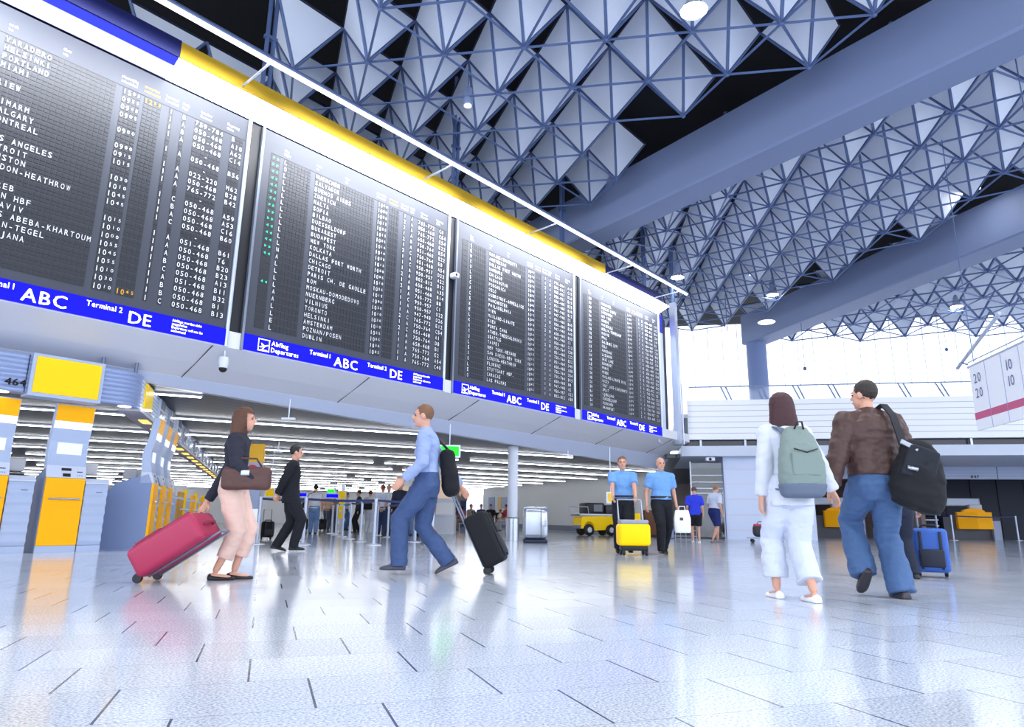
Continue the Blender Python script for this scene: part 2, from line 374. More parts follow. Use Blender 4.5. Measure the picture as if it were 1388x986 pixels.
# ------------------------------------------------------------------ pyramid space frames (three bays)
H_T = 1.33; ZL = 10.0
def pyr_mesh(e1, e2, H_T=1.33):
    u = (e1+e2)/3; U = [u, u-e1, u-e2]; L0 = V((0, 0, 0)); mb = MB()
    for i in range(3):
        a, b = U[i], U[(i+1) % 3]; A, B = V((a.x, a.y, H_T)), V((b.x, b.y, H_T)); c = (A+B+L0)/3
        q = [L0+(c-L0)*.10, A+(c-A)*.075, B+(c-B)*.075]
        n = (A-L0).cross(B-L0).normalized()*.012
        if n.z > 0: n = -n
        mb.add([p+n for p in q]+[p-n for p in q], [(0, 1, 2), (5, 4, 3), (0, 3, 4, 1), (1, 4, 5, 2), (2, 5, 3, 0)])
    return mb.mesh('pyramid_panel', PANEL), U
def bay(label, o, e1, e2, nodes, zoff=0., rd=.027, H_T=1.33):
    root = thing('pyramid_space_frame', label, 'space frame', (o[0], o[1], ZL+zoff), 0)
    me, U = pyr_mesh(e1, e2, H_T); mb = MB(); md = MB(); ns = set(nodes); done = set(); seam = set()
    P = lambda j, i: e1*i+e2*j
    for n, (j, i) in enumerate(nodes):
        p = P(j, i); p3 = V((p.x, p.y, 0))
        ob = link('pyramid_panel', me, root); ob.location = p3
        tops = [p3+V((u.x, u.y, H_T)) for u in U]
        for tp in tops: mb.tube([p3, tp], rd*1.25, 6)
        for a in range(3):
            A, B = tops[a], tops[(a+1) % 3]; key = tuple(round(x, 1) for x in (A+B)/2)
            if key not in seam: seam.add(key); md.tube([A, B], rd*1.1, 5)
        mb.ell(p3, (rd*2, rd*2, rd*2), None, 8, 5)
        for dj, di in ((0, 1), (1, 0), (1, -1), (0, -1), (-1, 0), (-1, 1)):
            if (j+dj, i+di) in ns and ((j+dj, i+di), (j, i)) not in done:
                done.add(((j, i), (j+dj, i+di))); q = P(j+dj, i+di); mb.tube([p3, V((q.x, q.y, 0))], rd, 6)
    mb.build('strut_lattice', STRUT, root, True, 50); md.build('upper_chords', DARKE, root, True, 50)
    return root
def inview(P, m=130):
    x, y, d = px(P); return d > .5 and -m < x < 1388+m and -m < y < 986
def left_of(P, p, d, gap):   # signed distance of P to the left of the line p->d
    return (P.x-p.x)*-d.y+(P.y-p.y)*d.x
def nodes_for(o, e1, e2, ok, rng=14):
    r = []
    for j in range(-rng, rng+1):
        for i in range(-rng, rng+1):
            q = e1*i+e2*j; P = V((o[0]+q.x, o[1]+q.y, ZL))
            if ok(P, j, i) and (inview(P, 90) or inview(P+V((0, 0, H_T)), 60)): r.append((j, i, (P-CAMPOS).length))
    r.sort(key=lambda t: t[2]); return [(a, b) for a, b, _ in r[:100]]
# bay over the boards
e1, e2, o = V((.874, -1.427, 0)), V((1.692, .008, 0)), (7.49, 10.55)
lim = {-3: 8, -2: 8, -1: 7, 0: 6, 1: 5, 2: 3, 3: 1, 4: 1, 5: 0, 6: -2}
nd = nodes_for(o, e1, e2, lambda P, j, i: i <= lim.get(j, -3) and (j, i) not in ((-1, 0), (-1, -1), (-1, -2), (-1, -3), (0, -2), (-2, 1), (-2, 0), (-2, -1), (-3, 2), (-3, 1)) and P.y < 17.5 and j <= 7 and not (P.x+.24*(11-P.y) > 15.9 and P.y > 10.7))
bay('white pyramid panel space frame over the departure boards, before the first beam', o, e1, e2, nd)
# bay between the beams
e1, e2, o = V((1.26, .893, 0)), V((-.169, 1.64, 0)), (21.11, 4.04)
dn1 = -d1; dn2 = -d2
nd = nodes_for(o, e1, e2, lambda P, j, i: left_of(P, b1q, dn1, 0) < -1.1 and left_of(P, b2q, dn2, 0) > .75 and P.y < 19 and (P-G0).dot(GN) < 11)
bay('white pyramid panel space frame between the two beams', o, e1, e2, nd, 0., .026)
# bay beyond the far beam
f = lambda a, r=2.05: V((r*cos(radians(a)), r*sin(radians(a)), 0))
e1, e2, o = f(-21.4), f(38.6), (33.3, 4.6)
nd = nodes_for(o, e1, e2, lambda P, j, i: left_of(P, b2q, dn2, 0) < -1.0 and (P-G0).dot(GN) < 11.2)
bay('white pyramid panel space frame beyond the far beam, in front of the bright windows', o, e1, e2, nd, 0., .03, 1.62)

# ------------------------------------------------------------------ hanging lamps
def lamp(x, y, z, lit, top, label, light=True):
    o = thing('pendant_lamp', label, 'lamp', (x, y, z), 0, None)
    s = 1.
    MB().lathe([(.0, .02), (.11, .02), (.12, .06), (.12, .40), (.10, .44), (0., .44)], n=20).build('lamp_housing', M('lamp_grey', (150, 164, 196), .4, .4), o, True, 40)
    MB().lathe([(.02, .44), (.012, .46), (.012, top-z), (0, top-z)], n=8).build('lamp_rod', STRUT, o)
    if lit and light:
        ld = bpy.data.lights.new('lamp_light', 'SPOT'); ld.energy = 950; ld.spot_size = radians(105); ld.spot_blend = .6; ld.shadow_soft_size = .22; ld.color = (.95, .97, 1)
        lo_ = bpy.data.objects.new('lamp_light', ld); COL.objects.link(lo_); lo_.parent = o; lo_.location = (0, 0, -.2)
    if lit:
        MB().lathe([(.12, .03), (.24, -.14), (.25, -.14), (.135, .05)], n=24).build('lamp_shade', ALU, o, True, 40)
        MB().lathe([(0, -.135), (.22, -.135), (.22, -.10), (0, -.10)], n=24).build('lamp_glass', LAMP, o, True, 40)
    else:
        MB().lathe([(0, 0), (.09, 0), (.09, .03), (0, .03)], n=20).build('lamp_glass', M('lamp_glass_off', (226, 232, 246), .2, emit=(230, 236, 250), es=.8), o, True, 40)
    return o
for (x, y, dep, lit, lb) in (
    (940, 6, 12.3, 1, 'glowing pendant lamp at the top edge of the pyramid ceiling'),
    (1316, 252, 21.4, 1, 'glowing pendant lamp hanging below the middle pyramid bay, largest lit lamp near the big beam'),
    (918, 372, 25.4, 1, 'glowing pendant lamp by the steel post at the end of the boards'),
    (1047, 396, 29.0, 1, 'glowing pendant lamp over the far beam between two pyramid rows'),
    (1296, 412, 30.5, 1, 'glowing pendant lamp under the pyramids beyond the far beam'),
    (634, 144, 15.5, 0, 'small unlit grey cylinder lamp hanging among the pyramids above the yellow band'),
    (930, 122, 16.5, 0, 'small unlit grey cylinder lamp hanging in front of a white pyramid beside the first beam'),
    (1018, 373, 28.5, 0, 'tiny unlit cylinder lamp hanging in the middle pyramid bay')):
    P = ond(x, y, dep); lamp(P.x, P.y, P.z, lit, max(P.z+.7, 11.0), lb, x == 940)
for n, (x, y) in enumerate(((4, 4), (9.5, -1.5), (3.5, -4), (-3, 2), (-2.5, -7), (8, -9))):  # unseen pendants added overhead to brighten the hall and floor
    lamp(x, y, 9.1, 1, 11.0, ['glowing pendant lamp over the tiled floor in front of the first kiosk', 'glowing pendant lamp over the floor right of the walking couple', 'glowing pendant lamp above the near floor to the right', 'glowing pendant lamp above the near floor to the left', 'glowing pendant lamp far behind the viewpoint, left', 'glowing pendant lamp far behind the viewpoint, right'][n])
dl = {0: 'white disc lamp hanging under the far beam, right of its neighbour disc', 1: 'white disc lamp hanging nearest the far beam end', 2: 'white disc lamp under the farthest pyramids above the bright window', 3: 'white disc lamp low among the farthest pyramids', 4: 'white disc lamp high by the far pyramid rows'}
for n, (x, y, dep) in enumerate(((1039, 437, 30.5), (986, 453, 31.0), (1230, 447, 37), (1122, 464, 37), (1325, 447, 36))):
    P = ond(x, y, dep); o = thing('disc_lamp', dl[n], 'lamp', P)
    MB().lathe([(0, -.02), (.36, -.02), (.38, 0), (.34, .03), (0, .05)], n=28).build('lamp_disc', LAMPD, o, True, 40)
    MB().tube([(0, 0, .05), (0, 0, max(.6, 10.9-P.z))], .015, 6).build('lamp_rod', STRUT, o)

# ------------------------------------------------------------------ departure boards
NB = 'VARADERO|HELSINKI|PORTLAND|MIAMI||RIEW||VIMARM|CALGARY|MONTREAL||LOS ANGELES|DETROIT|HOUSTON|LONDON-HEATHROW||ZAGREB|KOELN HBF|TEL AVIV|ADDIS ABEBA-KHARTOUM|BERLIN-TEGEL|LJUBLJANA|WIEN|BARI|ALGER'.split('|')
N2 = 'MUENCHEN|SALVADOR|BUENOS AIRES|ZUERICH|MALTA|SOFIA|BILBAO|DUESSELDORF|BUKAREST|BUDAPEST|NEW YORK|KOLKATA|DALLAS FORT WORTH|CHICAGO|DETROIT|PARIS CH. DE GAULLE|ROM|MOSKAU-DOMODEDOVO|NUERNBERG|VILNIUS|TORONTO|HELSINKI|AMSTERDAM|POZNAN/POSEN|DUBLIN'.split('|')
N3 = 'HARARE/SORRENTO|AMSTERDAM|DALLAS FORT WORTH|HAMBURG|CHICAGO|WASHINGTON|PODGORICA|OSLO|DUBROVNIK-AMMELLIOS|MANCHESTER|PHILADELPHIA|WIEN|MAILAND-LINATE|KIEW|PUNTA CANA|ATHEN-THESSALONIKI|SEATTLE|TAIPEI|NEW YORK-NEWARK|SAN DIEGO-NEW YORK|LONDON-HEATHROW|FLORENZ|STUTTGART HBF.|CARACAS|LAS PALMAS'.split('|')
N4 = 'HANNOVER|DUBLIN KORFU|STOCKHOLM|NEW YORK|GENEVE|MARSEILLE|BERLIN-TEMPELHOF|MADRID|PRAG|SALZBURG CITY|OSLO|WARSCHAU|LISSABON|GRAZ LINZ|BUKAREST|PARIS|MINSK|MAILAND-LINATE MAIL|NIZZA|SALT LAKE-CINCINNATI|SPLIT|LJUBLJANA|DUESSELDORF|MUENCHEN|FRANKFURT'.split('|')
GATES = 'B  ,A10,A62,C14,   ,B56,   ,M62,B28,B42,   ,A59,A53,C16,B60,   ,B61,T6 ,B20,B23,A13,B11,B32,B1 ,B13'.split(',')
CTR = '759-784,050-468,050-468,050-468,   -   ,050-468,   -   ,022-220,050-468,765-772,   -   ,050-468,050-468,050-468,050-468,   -   ,051-468,050-468,050-468,050-468,050-468,051-468,050-468,050-468,050-468'.split(',')
COLS = [(.242, 2, .09), (.50, 8, .077), (1.22, 20, .076), (2.835, 4, .072), (3.17, 4, .072), (3.585, 1, .076), (3.81, 1, .076), (4.036, 7, .0755), (4.715, 3, .078)]
RZ0, RP = 7.43, .1413
def board(x0, w, names, idx, label, first=False):
    k = w/5.06; r = thing('departure_board', label, 'departure board', (x0, BY, 3.5))
    B = lambda mb, a, b: mb.bb((a[0]*k, a[1], a[2]-3.5), (b[0]*k, b[1], b[2]-3.5))
    # casing with dark gap posts, face panel
    mb = MB(); mb.bb((0, .02, 0), (w, .42, 4.47)); mb.build('casing', BLACK, r)
    mb = MB(); mb.bb((.04, -.02, .33), (w-.04, .02, 4.45)); mb.build('face_panel', BOARD, r)
    mb = MB(); mb.bb((0, -.05, 0), (.045, .02, 4.47)); mb.build('edge_frame', M('frame_grey', (128, 136, 152), .4, .5), r)
    mb = MB(); mb.tube([(w-.02, -.04, 0), (w-.02, -.04, 4.47)], .035, 10); mb.build('edge_tube', ALU, r, True, 50)
    # flap cells
    mb = MB(); hw = .058
    for c, n, p in COLS:
        for row in range(25):
            z = RZ0-RP*row-3.5
            if n == 2: mb.bb(((c-.02)*k, -.026, z-.062), ((c+2*p+.0)*k, -.02, z+.062)); continue
            for q in range(n):
                xc = (c+p*(q+.5))*k
                mb.bb((xc-p*k*.43, -.026, z-.060), (xc+p*k*.43, -.02, z-.003)); mb.bb((xc-p*k*.43, -.026, z+.003), (xc+p*k*.43, -.02, z+.060))
    mb.build('flap_cells', CELL, r)
    # raised column rulers give each row a thin line
    mb = MB()
    mb.bb((.22*k, -.024, RZ0+.075-3.5), (5.0*k, -.019, RZ0+.085-3.5)); mb.build('heading_rule', BLACK, r)
    rnd = random.Random(idx*11+3); tx = MB(); ty = MB()
    put = lambda m, s, c, p, row, small=None: [flap(m, ch, (c+p*(q+.5))*k, RZ0-RP*row-3.5, p*k*.66, .088, -.0295, (.62 if small and q >= small else 1.)) for q, ch in enumerate(s) if ch not in ' ']
    for row, nm in enumerate(names):
        put(tx, nm[:20], 1.22, .076, row)
        if idx == 1: put(tx, ['LH', 'LO', 'LX', 'CO'][row % 4], .50, .077, row) if nm else None
        else:
            a = 'LOLLLLLLLLLLLNALLLLAALLEL'[row] if idx == 2 else rnd.choice('LAECUSXKOB')
            put(tx, a, .50, .077, row)
            if idx == 4: put(tx, rnd.choice('HABU'), .577, .077, row)
        if nm or idx != 1:
            hh = {1: '09' if 0 < row < 9 else '10', 2: '10', 3: '10', 4: '11'}[idx]
            if idx == 1 and row == 0: hh = '15'
            put(tx, hh+rnd.choice(['05', '10', '15', '00', '55', '45', '30']), 2.835, .072, row, 2)
            put(tx, '1' if rnd.random() > .25 or idx == 1 else '2', 3.585, .076, row)
            put(tx, rnd.choice('AAAACB') if idx < 4 else rnd.choice('ABCDE'), 3.81, .076, row)
        ct = CTR[row] if idx == 1 else rnd.choice(['050-468', '750-764', '051-468', '765-772', '947-948', '658-468', '802-812', '950-957'])
        put(tx, ct, 4.036, .0755, row)
        put(tx, (GATES[row] if idx == 1 else rnd.choice('ABCDE')+rnd.choice(['12', '40', '33', '14', '1', '26', '38', '22', '15', '54', '8', '2'])), 4.715, .078, row)
    if idx == 1: put(ty, '1255', 3.17, .072, 0, 2); put(ty, '1045', 3.17, .072, 24, 2)
    # column headings
    for (c, a, b) in ((.50, 'Flug', 'Flight'), (1.24, 'nach', 'to'), (1.95, '\u00fcber', 'via'), (2.80, 'planm\u00e4\u00dfig', 'scheduled'), (3.50, 'Terminal', 'Terminal'), (3.80, 'Halle', 'Hall'), (4.12, 'Schalter', 'Counter'), (4.62, 'Flugsteig', 'Gate')):
        word(tx, a, V((c*k, -.0235, 7.66-3.5)), .05, sq=.8*k); word(tx, b, V((c*k, -.0235, 7.58-3.5)), .05, sq=.8*k)
    word(ty, 'erwartet', V((3.16*k, -.0235, 7.66-3.5)), .05, sq=.8*k); word(ty, 'estimated', V((3.16*k, -.0235, 7.58-3.5)), .05, sq=.8*k)
    tx.build('flap_lettering', TXT, r); ty.build('orange_lettering', TXTO, r)
    if idx == 2:
        mb = MB()
        for row in list(range(15))+[18]:
            for q in (0, 1):
                c = V(((.285+.085*q)*k, -.03, RZ0-RP*row-3.5)); s = 1 if row in (0, 1, 7, 8, 9, 13) else -1
                mb.add([c+V((s*.022, 0, 0)), c+V((-s*.018, 0, .026)), c+V((-s*.018, 0, -.026))], [(0, 1, 2)])
        mb.build('green_arrows', GREENL, r)
    # blue strip
    s = MB(); s.bb((.05, -.06, .02), (w-.05, -.02, .315)); st = s.build('sign_strip', BLUE, r)
    lt = MB(); yy = -.064
    # aircraft pictogram in a frame
    if idx > 0:
        for a, b in (((.32, .05), (.55, .065)), ((.32, .265), (.55, .28)), ((.32, .05), (.335, .28)), ((.535, .05), (.55, .28))):
            lt.bb((a[0]*k, yy-.002, a[1]), (b[0]*k, yy+.002, b[1]))
        pl = [(.345, .13), (.40, .15), (.375, .20), (.395, .20), (.45, .165), (.51, .185), (.53, .18), (.52, .165), (.46, .135), (.42, .085), (.40, .085), (.425, .13), (.37, .112)]
        lt.add([(a*k, yy, b) for a, b in pl], [tuple(range(len(pl)))])
        lt.bb((.36*k, yy-.002, .072), (.51*k, yy+.002, .082))
        word(lt, 'Abflug', V((.585*k, yy, .19)), .085, sq=.95*k, bold=.05); word(lt, 'Departures', V((.585*k, yy, .065)), .085, sq=.9*k, bold=.05)
    word(lt, 'Terminal 1', V((1.40*k, yy, .19)), .085, sq=.86*k, bold=.06); word(lt, 'ABC', V((1.97*k, yy, .06)), .19, sq=1.02*k, bold=.05)
    word(lt, 'Terminal 2', V((2.80*k, yy, .19)), .085, sq=.86*k, bold=.06); word(lt, 'DE', V((3.41*k, yy, .06)), .19, sq=1.05*k, bold=.05)
    for i, tline in enumerate(('Abfl\u00fcge werden nicht', 'ausgerufen', 'Departures will not be', 'announced')):
        word(lt, tline, V((4.08*k, yy, .235-.058*i)), .042, sq=.82*k, bold=.06)
    lt.build('sign_lettering', TXTW, st)
    return r
board(.47, 5.06, NB, 1, 'departure board with large white city names such as VARADERO and HELSINKI, nearest of the row', True)
board(5.78, 5.06, N2, 2, 'departure board with green arrows down its left column')
board(11.09, 5.09, N3, 3, 'departure board listing LAS PALMAS and CARACAS at the bottom, third along the wall')
board(16.47, 5.01, N4, 4, 'farthest narrow looking departure board at the end of the row by the steel posts')
# posts filling the gaps between the boards
for i, x in enumerate((5.655, 10.965, 16.325)):
    mb = MB(); mb.bb((x-.12, BY+.03, 3.5), (x+.12, BY+.3, 7.97))
    tag(mb.build('gap_post', BLACK), ['black recess post between the first and the second board', 'black recess post between the second and the third board', 'black recess post between the third and the last board'][i], 'post')
# hood over the boards: lit underside, coloured front band
hood = thing('board_hood', 'long hood over the boards with gold and navy front band and lit white underside', 'hood', (0, BY, 7.98))
def hoodbox(name, mat, x0, x1, prof):
    MB().prism([(y-BY, z-7.98) for y, z in prof], x0, x1, 'x').build(name, mat, hood)
lo, hi = (BY-.03, 7.985), (BY-.5, 8.185)
hoodbox('lit_panel', GLOWW, 3.93, 21.46, [lo, hi, (hi[0]+.02, hi[1]+.03), (lo[0], lo[1]+.03)])
hoodbox('gold_band', GOLD, 3.93, 17.2, [(BY-.52, 8.18), (BY-.52, 8.485), (BY-.48, 8.485), (BY-.48, 8.18)])
hoodbox('navy_band', NAVY, 17.2, 20.9, [(BY-.52, 8.22), (BY-.52, 8.485), (BY-.48, 8.485), (BY-.48, 8.22)])
hoodbox('lit_lavender_panel', GLOWL, -.6, 3.93, [lo, (BY-.33, 8.11), (BY-.33, 8.14), (lo[0], lo[1]+.03)])  # lavender and blue strips put the panel's glow fall-off into colour
hoodbox('blue_strip', GLOWB, -.6, 3.93, [(BY-.33, 8.105), (BY-.5, 8.185), (BY-.48, 8.215), (BY-.33, 8.14)])
hoodbox('navy_band', NAVY, -.6, 3.93, [(BY-.52, 8.18), (BY-.52, 8.50), (BY-.48, 8.50), (BY-.48, 8.18)])
hoodbox('hood_top', DARKE, -.6, 20.9, [(BY-.48, 8.44), (BY-.48, 8.47), (BY+.5, 8.2), (BY+.5, 8.1)])
# light rail in front of the boards
rail = thing('light_rail', 'long grey pipe with a white light line held out in front of the boards', 'light rail', (0, 9.9, 8.29))
MB().tube([(-1.5, 0, .03), (20.8, 0, .03)], .065, 12).build('rail_pipe', M('rail_grey', (96, 112, 150), .4, .4), rail, True, 50)
MB().tube([(-1.5, -.015, -.03), (20.8, -.015, -.03)], .045, 10).build('light_line', RAILT, rail, True, 50)
for x in (.6, 5.05, 9.5, 13.4, 17.3, 20.4): MB().tube([(x, 0, -.02), (x, .98, -.02-.03)], .022, 8).build('bracket_arm', ALU, rail, True, 50)
# hangers above the boards
hang = ['steel hanger pair rising from the gold band near its start', 'steel hanger pair rising from the gold band in front of the first beam', 'steel hanger pair rising behind the navy end of the hood', 'steel hanger pair among the pyramids over the second board']
for n, (x, y) in enumerate(((364, 80), (762, 300), (872, 345), (618, 205))):
    P = ony(x, y, BY+.25); o = thing('hanger', hang[n], 'hanger', (P.x, BY+.25, 8.2))
    for dx in (-.07, .07): MB().tube([(dx, 0, 0), (dx, 0, 4.0)], .045, 8).build('hanger_rod', STRUT, o, True, 50)
    MB().bb((-.13, -.05, 1.9), (.13, .05, 1.98)).build('clamp', STRUT, o)
for x in (-.9, 3.0, 8.3, 13.6, 19.0):  # area lights added along the rail to brighten the boards
    ld = bpy.data.lights.new('board_washer', 'AREA'); ld.shape = 'RECTANGLE'; ld.size = 4.6; ld.size_y = .07; ld.energy = 120; ld.spread = radians(100); ld.color = (.93, .96, 1)
    lo_ = bpy.data.objects.new('board_washer', ld); COL.objects.link(lo_); lo_.parent = rail; lo_.location = (x, .07, 0)
    dr = V((0, 1.45, -1.3)).normalized(); lo_.rotation_euler = dr.to_track_quat('-Z', 'Y').to_euler()
    lo_.rotation_euler = (Matrix.Rotation(0, 3, 'X') @ Matrix(((1, 0, 0), (0, dr.z, -dr.y), (0, dr.y, dr.z)))).to_euler() if False else lo_.rotation_euler
# steel posts, blue flag and glass fin at the end of the boards
o = thing('end_mast', 'tall bright steel mast at the far end of the boards', 'mast', (22.75, BY, 3.33))
MB().bb((-.11, -.11, 0), (.11, .11, 5.4)).build('mast_sleeve', ALU, o); MB().tube([(0, 0, 5.4), (0, 0, 8.8)], .085, 12).build('mast_pole', STRUT, o, True, 50)
MB().bb((-.16, -.16, -.02), (.16, .16, .03)).build('base_plate', STEEL, o); MB().tube([(.22, -.1, 0), (.22, -.1, 2.3)], .03, 8).build('side_tube', ALU, o, True, 50)
mb = MB(); ring = []
for a in range(9):
    u = a/8; xx = 21.5+1.05*u; yy = BY+.12+.25*sin(pi*u*.5); ring.append((xx, yy))
mb.prism(ring+[(a, b+.04) for a, b in ring[::-1]], 3.34, 7.55, 'z')
o = mb.build('curved_end_panel', M('milky_panel', (216, 224, 242), .3), None, True, 40); tag(o, 'curved pale panel closing the end of the boards beside the mast', 'panel')
o = MB().prism(ring+[(a, b+.04) for a, b in ring[::-1]], 7.56, 8.25, 'z').build('blue_end_panel', M('flag_blue', (34, 40, 170), .5, emit=(40, 44, 190), es=.35), None, True, 40); tag(o, 'dark blue square panel above the curved pale end panel', 'panel')
# ------------------------------------------------------------------ check-in kiosks
def make_kiosk(label, loc, rz):
    """front faces local -y, width along +x"""
    r = thing('checkin_kiosk', label, 'check-in kiosk', loc, rz, None); W = .55
    mb = MB(); mb.prism([(.03, 0), (.80, 0), (.86, .10), (.96, .62), (.60, 1.13), (.10, 1.30), (.03, 1.14)], 0, W, 'x'); mb.build('cabinet', GREYD, r)
    MB().bb((0, 0, .0), (W, .06, .105)).build('plinth', GREYP, r)
    yp = MB().bb((.005, -.012, .11), (W-.005, .04, 1.14)).build('yellow_front', YEL, r)
    MB().tube([(.06, -.06, .82), (.49, -.06, .82)], .014, 8).tube([(.08, -.06, .82), (.08, 0, .82)], .01, 6).tube([(.47, -.06, .82), (.47, 0, .82)], .01, 6).build('handle', STEEL, yp, True, 50)
    c = MB(); c.prism([(-.01, 1.145), (.06, 1.335), (.22, 1.335), (.22, 1.145)], 0, W, 'x'); cp = c.build('control_panel', GREYL, r)
    d = V((0, .07, .19)).normalized(); m = MB()
    for (x0, x1, t0, t1) in ((.20, .34, .12, .165), (.22, .33, .02, .075), (.42, .50, .10, .115)):
        a = V((0, -.014, 1.145)); m.add([V((x, 0, 0))+a+d*t for x, t in ((x0, t0), (x1, t0), (x1, t1), (x0, t1))], [(0, 1, 2, 3)])
    m.build('slots', BLACK, cp)
    m = MB()
    for i in range(3):
        a = V((.42+.03*i, -.014, 1.145))+d*.035; m.add([a+d*t+V((x, 0, 0)) for x, t in ((0, 0), (.018, 0), (.018, .018), (0, .018))], [(0, 1, 2, 3)])
    m.build('buttons', GREYD, cp)
    front = [(.06, 1.335), (.10, 1.55), (.10, 1.72), (.055, 1.92), (.01, 2.31)]
    c = MB(); c.prism(front+[(.13, 2.31), (.17, 1.95), (.24, 1.7), (.24, 1.5), (.22, 1.335)], 0, W, 'x'); col = c.build('column', GREYP, r)
    fy = lambda z: next(a[0]+(b[0]-a[0])*(z-a[1])/(b[1]-a[1]) for a, b in zip(front, front[1:]) if a[1] <= z <= b[1])
    def skin(name, mat, x0, x1, z0, z1, e, par):
        return MB().add([(x, fy(z)+q, z) for q in (-e, .004) for x, z in ((x0, z0), (x1, z0), (x1, z1), (x0, z1))], [(0, 1, 2, 3), (7, 6, 5, 4), (0, 4, 5, 1), (1, 5, 6, 2), (2, 6, 7, 3), (3, 7, 4, 0)]).build(name, mat, par)
    bz = skin('screen_surround', GREYP, .03, .52, 1.36, 1.545, .006, col)
    skin('screen', M('blank_screen', (222, 230, 246), .3, emit=(220, 230, 250), es=.25), .11, .45, 1.4, 1.54, .012, col) if False else None
    MB().add([(x, .10+q, z) for q in (-.012, .0) for x, z in ((.11, 1.45), (.46, 1.45), (.46, 1.70), (.11, 1.70))], [(0, 1, 2, 3), (7, 6, 5, 4), (0, 4, 5, 1), (1, 5, 6, 2), (2, 6, 7, 3), (3, 7, 4, 0)]).build('screen', M('blank_screen', (222, 230, 246), .3, emit=(220, 230, 250), es=.25), col)
    skin('white_strip', M('lit_strip', (255, 255, 255), .5, emit=(255, 255, 255), es=.9), .01, W-.01, 1.925, 2.035, .008, col)
    skin('yellow_top', YEL, .01, W-.01, 2.04, 2.295, .010, col)
    # bag desk at its side, wavy metal front
    prof = []; n = 40
    for i in range(n+1):
        z = .11+.95*i/n; prof.append((.005+.012*cos(2*pi*i/n*6.5), z))
    MB().prism(prof+[(.5, 1.06), (.5, .11)], W+.015, W+.35, 'x').build('wavy_front', GREYP, r, True, 30)
    MB().bb((W+.015, .0, 0), (W+.35, .5, .105)).build('desk_plinth', GREYP, r)
    MB().prism([(-.015, 1.065), (-.015, 1.085), (.05, 1.15), (.45, 1.15), (.45, 1.065)], W+.01, W+.355, 'x').build('desk_top', GREYL, r)
    MB().bb((W+.18, -.005, .93), (W+.27, .01, .94)).build('slot', BLACK, r)
    s = MB(); s.rbox((W+.17, .5, 1.33), (.24, .22, .20), .02); mo = s.build('desk_monitor', M('monitor_beige', (206, 204, 206), .5), r, True, 40)
    MB().bb((W+.06, .42, 1.15), (W+.30, .62, 1.2)).build('monitor_foot', BLACK, mo)
    return r
k0 = make_kiosk('grey check-in kiosk with yellow front, the one fully in view under the big yellow sign', (3.42, 12.42, 0), 0)
dup(k0, (2.385, 12.42, 0), 0, 'grey check-in kiosk cut by the photo edge, under the number 464')
S60 = V((5.02, 12.52, 0))
kl = ['first kiosk of the turned row, its big blue grey side towards us', 'second kiosk of the turned row, seen from its side', 'third kiosk of the turned row, farthest from the corner']
for i, t in enumerate((.35, 1.45, 2.5)):
    p = S60+A60*t; dup(k0, (p.x, p.y, 0), radians(60), kl[i])
# low counters farther down the turned row
def counter(label, t, w, big=False):
    p = S60+A60*t; r = thing('checkin_counter', label, 'check-in counter', (p.x, p.y, 0), radians(60))
    MB().bb((0, .02, 0), (w, .75, .95)).build('counter_body', GREYP, r); MB().bb((-.02, -.03, .95), (w+.02, .8, 1.0)).build('counter_top', GREYL, r)
    MB().bb((.0, -.02, .16), (w*.62, .02, 1.12)).build('yellow_front', YEL if not big else M('deep_yellow', (226, 158, 6), .5), r)
    MB().bb((w*.62, -.06, .16), (w*.72, .02, 1.2)).build('yellow_edge', YELB, r)
    MB().tube([(-.1, -.1, .72), (w+.1, -.1, .72)], .02, 8).build('bumper_rail', ALU, r, True, 50)
    m = MB(); m.rbox((w*.5, .4, 1.25), (.34, .3, .3), .03, 2, Matrix.Rotation(.5, 3, 'Z')); mo = m.build('desk_monitor', M('monitor_white', (226, 228, 234), .5), r, True, 40)
    MB().bb((w*.4, .34, 1.0), (w*.6, .5, 1.12)).build('monitor_foot', GREYP, mo)
    return r
counter('wide check-in counter with deep yellow front just beyond the turned kiosks', 4.2, 1.7, True)
counter('check-in counter with bright yellow front, middle of three low counters', 7.2, 1.5)
counter('farthest small check-in counter with yellow front by the barrier posts', 9.9, 1.2)
# fascia with ribs over the kiosks, turning the corner
def rib(u): return .012*abs(sin(u*pi*8))
path = [(-3.5, 12.12), (2.90, 12.12)]
path2 = [(3.88, 12.12), (4.15, 12.12)]
R = .55; ca = (4.15, 12.12+R)
for i in range(1, 13): a = radians(60)*i/12; path2.append((ca[0]+R*sin(a), ca[1]-R*cos(a)))
pe = V((path2[-1][0], path2[-1][1], 0))
def ribbed(mb, pts, z0=2.37, z1=2.945, th=.3):
    rings = []
    for k, p in enumerate(pts):
        a = V((*pts[max(k-1, 0)], 0)); b = V((*pts[min(k+1, len(pts)-1)], 0)); d = (b-a).normalized(); n = V((d.y, -d.x, 0)); P = V((*p, 0)); ring = []
        for i in range(41): u = i/40; ring.append(P+n*(rib(u)-.012)+V((0, 0, z0+(z1-z0)*u)))
        ring += [P-n*th+V((0, 0, z1)), P-n*th+V((0, 0, z0))]; rings.append(ring)
    return mb.loft(rings)
fas = thing('sign_fascia', 'ribbed blue grey fascia over the kiosks that curves round the corner', 'fascia', (0, 0, 0))
ribbed(MB(), path).build('ribbed_front', M('rib_metal', (150, 166, 204), .4, .3), fas, True, 40)
ribbed(MB(), path2).build('ribbed_corner', M('rib_metal'), fas, True, 40)
mb = MB()
for x in (.9, 2.86, 4.1): mb.bb((x, 12.105, 2.37), (x+.01, 12.13, 2.945)) if x < 4 else None
mb.build('joint', DARKE, fas)
m = MB(); word(m, '464', V((2.60, 12.098, 2.45)), .105, sq=1.12, gap=.10, bold=.11); m.build('number', M('number_black', (10, 12, 20), .5), fas)
m = MB()
